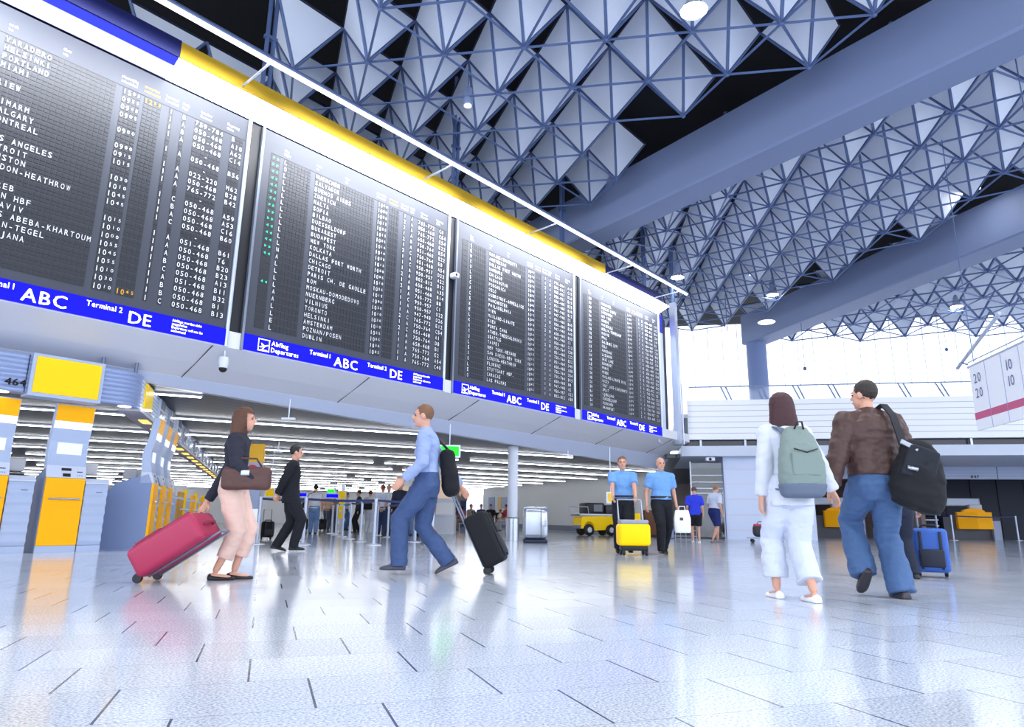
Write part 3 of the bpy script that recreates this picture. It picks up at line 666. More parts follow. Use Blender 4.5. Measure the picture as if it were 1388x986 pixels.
for x in (2.3, 2.62, 4.35, 4.75): m.lathe([(0, -.012), (.1, -.012), (.1, .0), (0, .0)], (x, 12.3 if x < 4.4 else 12.45, 2.372), 18)
m.build('downlight', M('downlight_glow', (255, 255, 255), .5, emit=(255, 250, 240), es=3.), fas)
s = MB(); s.bb((2.90, 12.07, 2.33), (3.90, 12.4, 2.985)); b = s.build('sign_box', GREYP, fas)
MB().bb((2.95, 12.055, 2.385), (3.85, 12.07, 2.94)).build('yellow_sign', YELB, b)
for x in (.8, 3.93, 4.45): MB().tube([(x, 12.3, 2.94), (x, 12.3, 3.16)], .03, 8).build('hanger_rod', M('rod_grey', (110, 118, 140), .4, .4), fas, True, 50)
# the receding arm of the fascia with monitors
arm = thing('monitor_fascia', 'receding overhead fascia with a yellow sign and a row of small screens', 'fascia', (pe.x, pe.y, 0), radians(60))
LA = 24.
MB().bb((0, 0, 2.37), (LA, .3, 2.885)).build('fascia_body', M('fascia_light', (206, 216, 236), .4), arm)
mb = MB()
for i in range(7): mb.bb((0, -.012, 2.40+.07*i), (LA, 0, 2.42+.07*i))
mb.build('ribs', M('rib_light', (176, 190, 220), .4), arm)
MB().bb((.25, -.03, 2.44), (1.05, 0, 2.87)).build('yellow_sign', YELB, arm)
MB().bb((0, -.02, 2.33), (LA, .34, 2.37)).build('underside', M('warm_grey', (196, 188, 196), .5), arm)
for i in range(15):
    MB().bb((1.2+1.45*i, .05, 2.318), (1.75+1.45*i, .2, 2.33)).build('downlight', M('warm_glow', (255, 220, 120), .5, emit=(255, 206, 90), es=1.6), arm)
for i in range(14):
    x = 1.95+1.5*i; f = MB().bb((x, -.04, 2.42), (x+.72, 0, 2.86)).build('screen_frame', M('fascia_light'), arm)
    m = MB()
    for q in range(2):
        for w_ in range(2): m.bb((x+.05+.33*q, -.046, 2.46+.22*w_), (x+.33+.33*q, -.04, 2.64+.22*w_))
    m.build('screen_glass', M('screen_grey', (150, 158, 176), .25), f)
for i in range(5): MB().tube([(1.+3.*i, .15, 2.885), (1.+3.*i, .15, 2.77 if i else 3.0)] if i == 0 else [(1.+3.*i, .15, 2.80), (1.+3.*i, .15, 2.95)], .025, 6).build('hanger_rod', M('rod_grey'), arm)

# ------------------------------------------------------------------ columns and panels of the low hall
o = thing('round_column', 'white round column under the slab edge beside the steel bin', 'column', (*onz(694, 732.6).xy, 0)); p = o.location
MB().lathe([(.155, .12), (.155, zc(13.5, 12.95)+.02)], n=28).build('shaft', WHITE, o, True, 40)
MB().lathe([(.2, 0), (.2, .62), (.155, .66)], n=28).build('steel_skirt', STEEL, o, True, 40)
def pillar(px_, py_, w, label, poster):
    P = onz(px_, py_); o = thing('square_pillar', label, 'pillar', (P.x, P.y, 0), CY-pi/2)
    MB().bb((-w/2, 0, .12), (w/2, w, 2.77)).build('shaft', WALLW, o); MB().bb((-w/2-.04, -.04, 0), (w/2+.04, w+.04, .75)).build('guard', M('guard_grey', (214, 219, 230), .4), o)
    MB().bb((-w/2-.06, -.06, .64), (w/2+.06, -.04, .70)).build('guard_rail', ALU, o)
    if poster:
        q = MB().bb((-w*.46, -.03, 1.2), (w*.5, 0, 2.18)).build('poster_frame', WHITE, o)
        MB().bb((-w*.42, -.036, 1.36), (w*.47, -.03, 2.15)).build('peach_poster', M('peach_print', (240, 212, 188), .5, emit=(240, 210, 186), es=.25), q)
        MB().bb((-w*.42, -.038, 1.95), (-w*.15, -.036, 2.15)).build('orange_corner', M('orange_print', (240, 170, 60), .5), q)
    return o
pillar(597, 724.5, .95, 'white square pillar with a peach poster behind the walking traveller', True)
pillar(547, 719, .95, 'white square pillar behind the queue, a peach poster half hidden by heads', True)
o = thing('sign_pylon', 'grey upright sign pylon with a yellow head and a red round sign', 'pylon', (*onz(332, 737).xy, 0), CY-pi/2+.15)
MB().bb((-.22, -.02, .0), (.22, .24, .75)).build('steel_base', STEEL, o); MB().prism([(-.2, .75), (.2, .75), (.2, 1.78), (-.2, 1.78)], 0, .2, 'y').build('grey_body', M('pylon_grey', (158, 172, 204), .4), o)
MB().bb((-.21, -.01, 1.78), (.21, .21, 2.2)).build('yellow_head', M('yellow_head', (236, 178, 24), .5), o)
q = MB(); q.T = Matrix.Translation((0, -.012, 1.58)) @ Matrix.Rotation(pi/2, 4, 'X'); q.lathe([(0, 0), (.145, 0), (.145, .012), (0, .012)], n=28); rd = q.build('red_disc', M('sign_red', (196, 40, 66), .5), o, True, 40)
MB().bb((-.13, -.03, 1.53), (.13, -.024, 1.59)).build('bar', ALU, rd)
# bin
o = thing('waste_bin', 'brushed steel waste bin with dark base in front of the white wall', 'bin', (*onz(726, 737).xy, 0), CY-pi/2)
mb = MB(); mb.rbox((0, .28, .50), (.66, .5, .80), .12, 4); mb.build('steel_body', STEEL, o, True, 40)
mb = MB(); mb.rbox((0, .28, .05), (.64, .48, .1), .04, 2); mb.build('dark_base', DARKE, o, True, 40)
mb = MB(); mb.rbox((-.16, .28, .90), (.30, .46, .05), .05, 3); mb.rbox((.16, .28, .90), (.30, .46, .05), .05, 3); mb.build('lid', M('steel_bright', (208, 214, 226), .22, .8), o, True, 40)
mb = MB(); mb.bb((.13, .025, .14), (.145, .03, .86)); mb.bb((-.24, .025, .2), (.1, .03, .21)); mb.build('door_gap', BLACK, o)
mb = MB(); mb.rbox((.22, .03, .60), (.12, .03, .36), .014, 2); mb.build('chute_flap', M('steel_bright'), o, True, 40)
# exit sign and other hanging signs
def hsign(label, P, w, h, mat, rodtop=2.80, border=None, name='hanging_sign'):
    o = thing(name, label, 'sign', P, CY-pi/2)
    MB().bb((-w/2-.03, -.02, -h/2-.03), (w/2+.03, .1, h/2+.03)).build('sign_case', ALU, o); MB().bb((-w/2, -.03, -h/2), (w/2, -.02, h/2)).build('sign_face', mat, o)
    MB().tube([(0, .04, h/2+.03), (0, .04, rodtop-P[2])], .012, 6).build('hanger_rod', ALU, o)
    return o
P = ond(609, 612, 16.0); hsign('bright green exit sign hanging from the low ceiling above the queue', P, .46, .23, GREENX)
P = ond(449, 666, 30.); hsign('tiny green exit sign far back over the queue', P, .32, .14, GREENX)
P = ond(453, 672.5, 29.5); hsign('long blue hanging sign behind the queue, under the tiny green one', P, .66, .15, BLUE)
P = ond(410, 671, 29.5); hsign('short blue hanging sign by the shoulder of the man in the dark suit', P, .36, .14, BLUE)
P = ond(464, 671, 27.); hsign('small square yellow hanging sign right of the long blue one', P, .26, .26, YELB)
P = ond(366, 668, 21.); hsign('small yellow hanging sign left of the man in the dark suit', P, .24, .24, YELB)
P = ond(828, 675, 20.5); hsign('small pale yellow sign hanging beyond the officers', P, .2, .28, M('pale_yellow', (248, 206, 84), .5))
o = thing('counter_totem', 'slim yellow stacked totem with white gaps behind the barrier posts', 'totem', (*onz(461, 722.).xy, 0), CY-pi/2)
MB().bb((-.05, 0, 0), (.05, .08, 1.9)).build('totem_post', ALU, o)
for i in range(4): MB().bb((-.12, -.02, .55+.28*i), (.12, .0, .75+.28*i)).build('yellow_plate', YELB, o)
# little T lights and vents under the low ceiling
for n, (x, y, d) in enumerate(((391, 568, 13.5), (377, 613, 20.), (770, 619, 21.), (662, 630, 24.))):
    P = ond(x, y, d); o = thing('ceiling_speaker', ['small white T shaped ceiling fitting nearest the slab edge', 'small white T shaped ceiling fitting behind the dark suit', 'small white fitting under the ceiling by the white wall', 'small white ceiling fitting left of the round column'][n], 'ceiling fitting', (P.x, P.y, zc(P.x, P.y)), CY-pi/2)
    MB().tube([(0, 0, 0), (0, 0, P.z-zc(P.x, P.y))], .015, 6).build('stem', ALU, o); MB().bb((-.13, -.04, P.z-zc(P.x, P.y)-.02), (.13, .04, P.z-zc(P.x, P.y)+.02)).build('cross_bar', WHITE, o)
# cameras
o = thing('dome_camera', 'white dome camera with black lens hanging below the first board corner', 'camera', ony(305, 475, BY+.1))
MB().tube([(0, 0, 0), (0, 0, -.14)], .02, 8).build('stem', ALU, o, True, 50); MB().lathe([(0, -.13), (.075, -.13), (.085, -.16), (.085, -.25), (.065, -.33), (0, -.33)], n=20).build('housing', WHITE, o, True, 40); MB().ell((0, 0, -.34), (.07, .07, .065)).build('lens_dome', BLACK, o, True)
o = thing('wall_camera', 'small white camera on the post between the second and the third board', 'camera', ony(613, 375, BY-.02))
MB().rbox((0, -.08, 0), (.16, .2, .13), .03).build('housing', WHITE, o, True, 40); MB().ell((-.03, -.18, 0), (.035, .02, .035)).build('lens', BLACK, o, True)
P = V(gp(.72, -.12, 2.86)); o = thing('corner_camera', 'white surveillance camera at the slab corner above the glass panel', 'camera', P, CY-pi/2)
MB().rbox((0, 0, 0), (.34, .16, .14), .04).build('housing', WHITE, o, True, 40); MB().ell((-.02, -.08, -.01), (.055, .03, .055)).build('lens', BLACK, o, True); MB().tube([(.05, .02, .0), (.05, .02, .10)], .02, 6).build('bracket', ALU, o)
# ------------------------------------------------------------------ queue barriers
POSTS = [(8.58, 13.2), (9.83, 15.35), (10.86, 14.2), (11.81, 15.93), (12.89, 17.75), (9.77, 12.29), (13.94, 16.88), (12.81, 14.95), (11.92, 13.35), (10.91, 11.64), (13.9, 19.5), (14.9, 18.6), (10.9, 17.2), (7.9, 13.9), (15.0, 21.3), (12.0, 19.1)]
PL = ['front barrier post right behind the dark suit', 'barrier post behind the left front post', 'second post of the middle lane', 'third post of the middle lane', 'fourth post of the middle lane', 'front barrier post in the middle where two belts meet', 'farthest post of the lane by the man in navy', 'third post of the right lane', 'second post of the right lane', 'rightmost front barrier post beside the traveller', 'fifth post of the middle lane', 'post at the far end of the right lane', 'third post of the left lane', 'front barrier post by the grey pylon', 'sixth post of the middle lane', 'far post of the left lane']
BELT = M('belt_navy', (18, 40, 92), .6)
pp = None
for n, (x, y) in enumerate(POSTS):
    lab = 'slim grey '+PL[n]
    if pp is None:
        pp = thing('barrier_post', lab, 'barrier post', (x, y, 0), CY-pi/2, 'queue barrier posts')
        MB().lathe([(0, 0), (.17, 0), (.17, .012), (.05, .035), (0, .035)], n=28).build('foot', M('post_foot', (206, 212, 224), .3, .5), pp, True, 40); MB().lathe([(.033, .03), (.033, .95), (0, .95)], n=16).build('tube', M('post_grey', (190, 200, 222), .4, .4), pp, True, 40)
        MB().lathe([(0, .94), (.04, .94), (.04, 1.01), (0, 1.01)], n=16).build('belt_head', M('post_grey'), pp, True, 40)
    else: dup(pp, (x, y, 0), None, lab)
def belt(a, b, label):
    p, q = V((*a, 0)), V((*b, 0)); d = (q-p).normalized(); n = V((-d.y, d.x, 0))*.004
    mb = MB(); K = 8; rings = []
    for k in range(K+1):
        c = p.lerp(q, k/K); sag = -.025*sin(pi*k/K)
        rings.append([c+n+V((0, 0, .945+sag)), c+n+V((0, 0, .995+sag)), c-n+V((0, 0, .995+sag)), c-n+V((0, 0, .945+sag))])
    mb.loft(rings); tag(mb.build('barrier_belt', BELT), label, 'belt', 'barrier belts')
for a, b, l in ((0, 5, 'navy barrier belt stretched behind the dark suit to the middle front post'), (5, 9, 'navy barrier belt in front of the queue up to the rightmost front post'), (5, 2, 'navy belt running back from the middle front post'), (2, 3, 'navy belt between second and third middle lane posts'), (3, 4, 'navy belt between third and fourth middle lane posts'), (9, 8, 'navy belt running back from the rightmost front post'), (8, 7, 'navy belt between second and third right lane posts'), (7, 6, 'navy belt at the far part of the right lane'), (0, 1, 'navy belt running back from the left front post'), (1, 12, 'navy belt at the far part of the left lane'), (13, 0, 'navy belt from the pylon side post to the left front post')):
    belt(POSTS[a], POSTS[b], l)
# ------------------------------------------------------------------ notices on the white wall
wd = V((10.8, 20.2, 0)).normalized(); wn = V((-wd.y, wd.x, 0)); w0 = V((26.4, 14.2, 0))
for n, (x, y0, y1, ww, mat, lab) in enumerate(((667, 674.5, 691.5, .95, M('notice_blue', (178, 192, 226), .5), 'pale blue wide notice on the white wall, left of the orange one'), (678, 674.5, 692, .55, M('notice_orange', (250, 218, 156), .5), 'pale orange notice on the white wall between two blue ones'), (685, 674.5, 689, .6, M('notice_blue'), 'pale blue narrow notice on the white wall right of the orange one'))):
    d = ray(x, (y0+y1)/2); t = (w0-CAMPOS).dot(wn)/d.dot(wn); P = CAMPOS+d*t; h = (y1-y0)/CF*px(P)[2]
    mb = MB(); mb.box((0, 0, 0), (ww*1.3, .03, h)); o = mb.build('wall_notice', mat); o.location = P+wn*.04; o.rotation_euler = (0, 0, atan2(wd.y, wd.x)); tag(o, lab, 'notice')
P = ond(624.5, 680, 50.); o = thing('dark_doorway', 'narrow dark doorway in the far wall behind the standing man', 'doorway', (P.x, P.y, 0), CY-pi/2)
MB().bb((-.42, 0, 0), (.42, .2, 1.9)).build('opening', M('door_navy', (40, 56, 104), .6), o); MB().bb((-.48, -.02, 1.9), (.48, .2, 2.7)).build('transom', M('brown_grey', (122, 112, 108), .6), o)  # solid navy box puts the darkness of the passage into colour
# ------------------------------------------------------------------ seats along the white wall
seat_c = [(628, 38.), (638, 37.8), (652, 37.6), (665, 37.4), (679, 37.2), (686, 37.0)]
def bench(P, label):
    o = thing('seat_bench', label, 'bench', (P.x, P.y, 0), CY-pi/2)
    n = 2
    for i in range(n):
        x = -.25+.5*i; MB().rbox((x, .05, .42), (.46, .5, .08), .03, 2).build('seat', BLACKF, o, True, 40); MB().rbox((x, .33, .70), (.46, .07, .5), .03, 2, Matrix.Rotation(-.12, 3, 'X')).build('backrest', BLACKF, o, True, 40)
    MB().bb((-.49, .1, .30), (.49, .18, .36)).build('beam', STEEL, o)
    for x in (-.35, .35): MB().tube([(x, .14, .3), (x, .14, .02)], .03, 8).bb((x-.03, -.15, 0), (x+.03, .4, .03)).build('leg', STEEL, o)
    return o
for (x, d, lb) in ((631, 37.8, 'black seat bench with the two left seated travellers'), (657, 37.5, 'black seat bench behind the tilted black suitcase'), (683, 37.2, 'black seat bench nearest the round column')):
    P = ond(x, 712, d); bench(P, lb)
# ------------------------------------------------------------------ glass panel at the corner
o = thing('glass_screen', 'clear glass screen with white rails at the corner beneath the slab', 'glass screen', gp(0, .3, 0), atan2(GV.y, GV.x))
MB().bb((.05, 0, .05), (1.15, .012, 2.75)).build('glass_pane', M('clear_glass', (226, 236, 244), .05, trans=1.), o)
for z in (1.62, 1.80, 2.03, 2.28): MB().bb((.03, -.02, z), (1.17, .03, z+.03)).build('rail', WHITE, o)
MB().bb((.0, -.03, 0), (.05, .04, 2.8)).build('upright', WHITE, o)
# brown rack and trolleys behind the officers
P = onz(886, 729); o = thing('brown_cabinet', 'brown wooden cabinet standing between the two officers', 'cabinet', (P.x, P.y, 0), CY-pi/2)
MB().bb((-.3, 0, .1), (.3, .4, 1.0)).build('body', M('brown_wood', (112, 66, 46), .6), o); MB().bb((-.28, -.01, .14), (-.01, 0, .96)).build('door', M('brown_wood'), o); MB().bb((.01, -.01, .14), (.28, 0, .96)).build('door', M('brown_wood'), o); MB().bb((-.3, .02, 0), (.3, .38, .1)).build('plinth', BLACK, o)
P = onz(930, 729.5); o = thing('wire_stand', 'low white wire luggage stand left of the person in blue', 'stand', (P.x, P.y, 0), CY-pi/2)
for i in range(5): MB().tube([(-.4+.2*i, 0, 0), (-.4+.2*i, 0, .48)], .012, 6).build('upright_wire', WHITE, o)
for z in (.06, .27, .48): MB().tube([(-.42, 0, z), (.42, 0, z)], .014, 6).build('cross_wire', WHITE, o)
for z in (.06, .48): MB().tube([(-.42, 0, z), (-.42, .35, z), (.42, .35, z), (.42, 0, z)], .012, 6).build('side_wire', WHITE, o)
for n, (x, y, d) in enumerate(((850, 705, 24.), (862, 706, 24.5), (906, 711, 24.))):
    P = ond(x, y, d); P.z = 0; o = thing('yellow_crate', ['yellow crate seen between the legs of the left officer', 'yellow crate right of the left officer, beside the brown cabinet', 'yellow crate seen between the legs of the right officer'][n], 'crate', P, CY-pi/2)
    MB().rbox((0, .2, .62), (.34, .4, .5), .03, 2).build('bin', YELB, o, True, 40); MB().rbox((0, .2, .2), (.36, .42, .36), .02, 2).build('base', GREYD, o, True, 40)
# ------------------------------------------------------------------ gallery rail
o = thing('gallery_rail', 'long thin handrail on slanted brackets along the far gallery', 'railing', (0, 0, 0))
MB().tube([gp(.1, .35, 5.66), gp(14.5, .35, 5.66)], .025, 8).build('handrail', M('rail_steel', (140, 156, 190), .4, .4), o, True, 50)
for a in (1.45, 2.75, 4.05, 5.3, 6.5, 7.7, 8.95, 10.2, 11.4): MB().tube([gp(a-.16, .35, 5.66), gp(a+.06, .2, 5.06)], .028, 6).build('bracket', M('rail_steel'), o); MB().tube([gp(a+.02, .35, 5.66), gp(a+.22, .2, 5.06)], .028, 6).build('bracket', M('rail_steel'), o)
mb = MB(); gbox(mb, .1, 14.5, .30, .312, 5.08, 5.62); mb.build('glass_pane', M('rail_glass', (236, 242, 250), .06, trans=1.), o)
# ------------------------------------------------------------------ counters under the gallery
def gthing(name, label, cat, a, off, z=0): return thing(name, label, cat, gp(a, off, z), atan2(GV.y, GV.x))
o = gthing('slatted_fascia', 'white slatted fascia hanging over the counters under the gallery', 'fascia', 6.2, 5.0)
MB().bb((0, 0, 2.46), (16, .2, 3.0)).build('fascia_body', M('fascia_light'), o)
mb = MB()
for i in range(9): mb.bb((0, -.02, 2.48+.058*i), (16, 0, 2.515+.058*i))
mb.build('slats', M('rib_light'), o)
mb = MB()
for x in (3.2, 6.35, 8.5): mb.bb((x, -.024, 2.46), (x+.02, 0, 3.0))
mb.build('joint', DARKE, o)
m = MB(); word(m, '847', V((5.35, -.03, 2.5)), .11, sq=1.2, bold=.08); m.build('number', M('number_black'), o)
def gcounter(label, a, yl, yr):
    o = gthing('desk_counter', label, 'counter', a, 7.0)
    MB().bb((-.35, .1, 0), (1.9, .9, .95)).build('body', M('desk_dark', (70, 72, 84), .5), o); MB().bb((yr, -.1, .0), (1.8, .12, .80)).build('grey_front', M('desk_grey', (160, 172, 200), .4), o)
    MB().prism([(yl, -.12), ((yl+yr)/2, -.34), (yr, -.12), (yr, .1), (yl, .1)], .45, 1.16, 'z').build('yellow_front', YEL, o)
    m = MB(); m.prism([(((yl+yr)/2+.5*cos(pi*i/8)*.9), 1.16+.16*sin(pi*i/8)) for i in range(9)], -.1, .1, 'y'); m.build('yellow_hood', YEL, o)
    MB().rbox((yr-.4, .45, 1.32), (.5, .3, .34), .03, 2).build('desk_monitor', M('monitor_white'), o, True, 40)
    fr = MB(); [fr.tube(p, .02, 6) for p in ([(-.3, .5, .95), (-.3, .5, 1.75), (1.35, .5, 1.75), (1.35, .5, .95)], [(-.3, .5, 1.45), (1.35, .5, 1.45)])]; fr.build('frame_tube', ALU, o)
    MB().bb((-.28, .5, 1.46), (1.33, .51, 1.74)).build('pale_glass', M('pale_glass', (196, 212, 240), .2), o)
    return o
gcounter('desk counter with yellow angled front at the far right under the slatted fascia', 11.5, .15, 1.5)
gcounter('desk counter with yellow angled front seen between the walking couple', 6.1, .15, 1.25)
o = gthing('monitor_rack', 'dark rack with pale blue monitors above the counter between the couple', 'rack', 5.0, 8.4)
MB().bb((-.1, 0, 0), (.9, .5, 2.3)).build('rack_body', BLACK, o)
for i in range(2):
    for q in range(2): MB().bb((-.04+.46*q, -.03, 1.25+.42*i), (.36+.46*q, 0, 1.55+.42*i)).build('monitor_screen', M('monitor_pale', (214, 228, 250), .3, emit=(210, 226, 255), es=.6), o)
o = gthing('counter_shelf', 'low dark shelf unit with pale rails left of the far right counter', 'shelf', 9.6, 7.2)
MB().bb((0, .1, 0), (1.4, .6, .5)).build('base', M('desk_dark'), o)
for z in (.55, .8, 1.05, 1.3): MB().bb((0, .0, z), (1.4, .5, z+.03)).build('shelf_board', ALU, o)
for x in (0, .7, 1.37): MB().bb((x, .2, .5), (x+.03, .24, 1.33)).build('upright', ALU, o)
for n, (x, y) in enumerate(((1293, 733), (1381, 733.5), (1216, 730))):
    P = onz(x, y); dup(pp, (P.x, P.y, 0), None, ['slim grey barrier post left of the far right yellow counter', 'slim grey barrier post at the right photo edge before the counter', 'slim grey barrier post hidden partly by the man in brown'][n], 'barrier posts by the gallery counters')
a, b, c = onz(1293, 733), onz(1381, 733.5), onz(1216, 730)
belt(a.xy, b.xy, 'navy barrier belt across the far right yellow counter'); belt(c.xy, a.xy, 'navy barrier belt left of the far right yellow counter')
# ------------------------------------------------------------------ big hanging number sign
P = ond(1327, 584, 15.5); dz = radians(30)+pi
o = thing('hanging_number_sign', 'large white hanging sign panel with numbers 20 and 10 and a red stripe', 'sign', P, dz)
W_, H_ = 4.2, 1.47
MB().bb((0, -.03, 0), (W_, .03, H_)).build('panel', M('sign_white', (236, 240, 250), .5, emit=(236, 240, 250), es=.15), o)
MB().bb((0, -.036, .24), (W_, -.03, .40)).build('red_stripe', M('stripe_red', (216, 92, 138), .5), o)
mb = MB()
for x in (.72, 1.42, 2.12, 2.82): mb.bb((x, -.037, 0), (x+.012, -.03, H_))
mb.build('panel_joint', M('joint_grey', (170, 184, 214), .5), o)
m = MB(); NV = M('sign_navy', (70, 96, 146), .5)
for x, s in ((.18, '20'), (1.62, '10'), (3.0, '30')):
    word(m, s, V((x, -.04, 1.06)), .22, sq=1.0); word(m, s, V((x, -.04, .72)), .22, sq=1.0)
m.build('numbers', NV, o)
MB().tube([(-.1, .0, H_+.03), (W_, 0, H_+.03)], .03, 8).tube([(-.1, 0, H_+.14), (W_, 0, H_+.14)], .015, 6).build('top_bar', ALU, o, True, 50)
MB().tube([(-1.2, .25, H_+.25), (2.4, -.4, H_+.62)], .04, 8).build('sway_bar', M('bar_pale', (204, 214, 232), .4), o, True, 50)
MB().tube([(-.1, 0, H_+.1), (-.75, .15, H_+.30)], .02, 6).build('hook_arm', STRUT, o)
for x in (.2, 3.6): MB().tube([(x, 0, H_+.1), (x, 0, 10-P.z)], .012, 6).build('wire', STRUT, o)
for n, (x, y, d) in enumerate(((1091, 500, 30.), (1283, 474, 33.))):
    P = ond(x, y, d); o = thing('hanging_cable', ['thin cable with a small weight hanging before the bright window', 'thin cable hanging near the number sign'][n], 'cable', P)
    MB().tube([(0, 0, 0), (0, 0, 10.2-P.z)], .012, 6).build('wire', STRUT, o); MB().ell((0, 0, 0), (.08, .08, .09)).build('weight', STRUT, o, True)
# ------------------------------------------------------------------ tow car
P = onz(807, 726.8); o = thing('tow_car', 'yellow and black electric luggage tow car parked before the white wall', 'tow car', (P.x, P.y, 0), CY-pi/2+.3); o.scale = (.84, .84, .95)
mb = MB(); body = [(-.72, .30), (-.70, .72), (-.62, .78), (.5, .80), (1.55, .78), (1.62, .52), (1.5, .26), (1.12, .24), (1.02, .42), (.62, .42), (.52, .24), (-.02, .22), (-.10, .48), (-.22, .58), (-.40, .58), (-.52, .48), (-.6, .30)]
mb.prism(body, 0, 1.0, 'y'); mb.build('yellow_body', YELB, o)
MB().rbox((.42, .5, .86), (2.3, 1.04, .08), .02, 2).build('white_deck', WHITE, o, True, 40)
MB().rbox((.05, .5, 1.12), (.95, .9, .46), .06, 3).build('black_cab', BLACK, o, True, 40); MB().rbox((1.05, .5, 1.08), (.95, .9, .38), .06, 3).build('black_seat_back', M('dark_vinyl', (30, 34, 46), .4), o, True, 40)
MB().bb((-.05, .03, 1.0), (.40, .05, 1.28)).build('side_window', M('car_glass', (60, 70, 92), .1), o)
for x, y in ((-.31, .02), (-.31, .98), (.82, .02), (.82, .98)):
    q = MB(); q.T = Matrix.Translation((x, y, .24)) @ Matrix.Rotation(pi/2, 4, 'X'); q.lathe([(0, -.08), (.2, -.08), (.24, -.05), (.24, .05), (.2, .08), (0, .08)], n=24); w = q.build('wheel', BLACK, o, True, 40)
    q = MB(); q.T = Matrix.Translation((x, y+(-.085 if y < .5 else .085), .24)) @ Matrix.Rotation(pi/2, 4, 'X'); q.lathe([(0, -.01), (.11, -.01), (.11, .01), (0, .01)], n=20); q.build('hub', WHITE, w, True, 40)
MB().tube([(-.68, .05, .82), (-.95, .05, .95), (-.95, .05, 1.18), (-.35, .05, 1.18), (-.3, .05, .9)], .018, 8).tube([(-.95, .95, .95), (-.95, .95, 1.18), (-.35, .95, 1.18)], .018, 8).tube([(-.95, .05, 1.18), (-.95, .95, 1.18)], .018, 8).build('tube_rail', ALU, o, True, 50)
MB().rbox((-.62, .5, .84), (.5, .9, .05), .02, 2).build('dark_platform', DARKE, o, True, 40); MB().rbox((-.72, .5, .36), (.1, .9, .14), .03, 2).build('bumper', GREYD, o, True, 40)
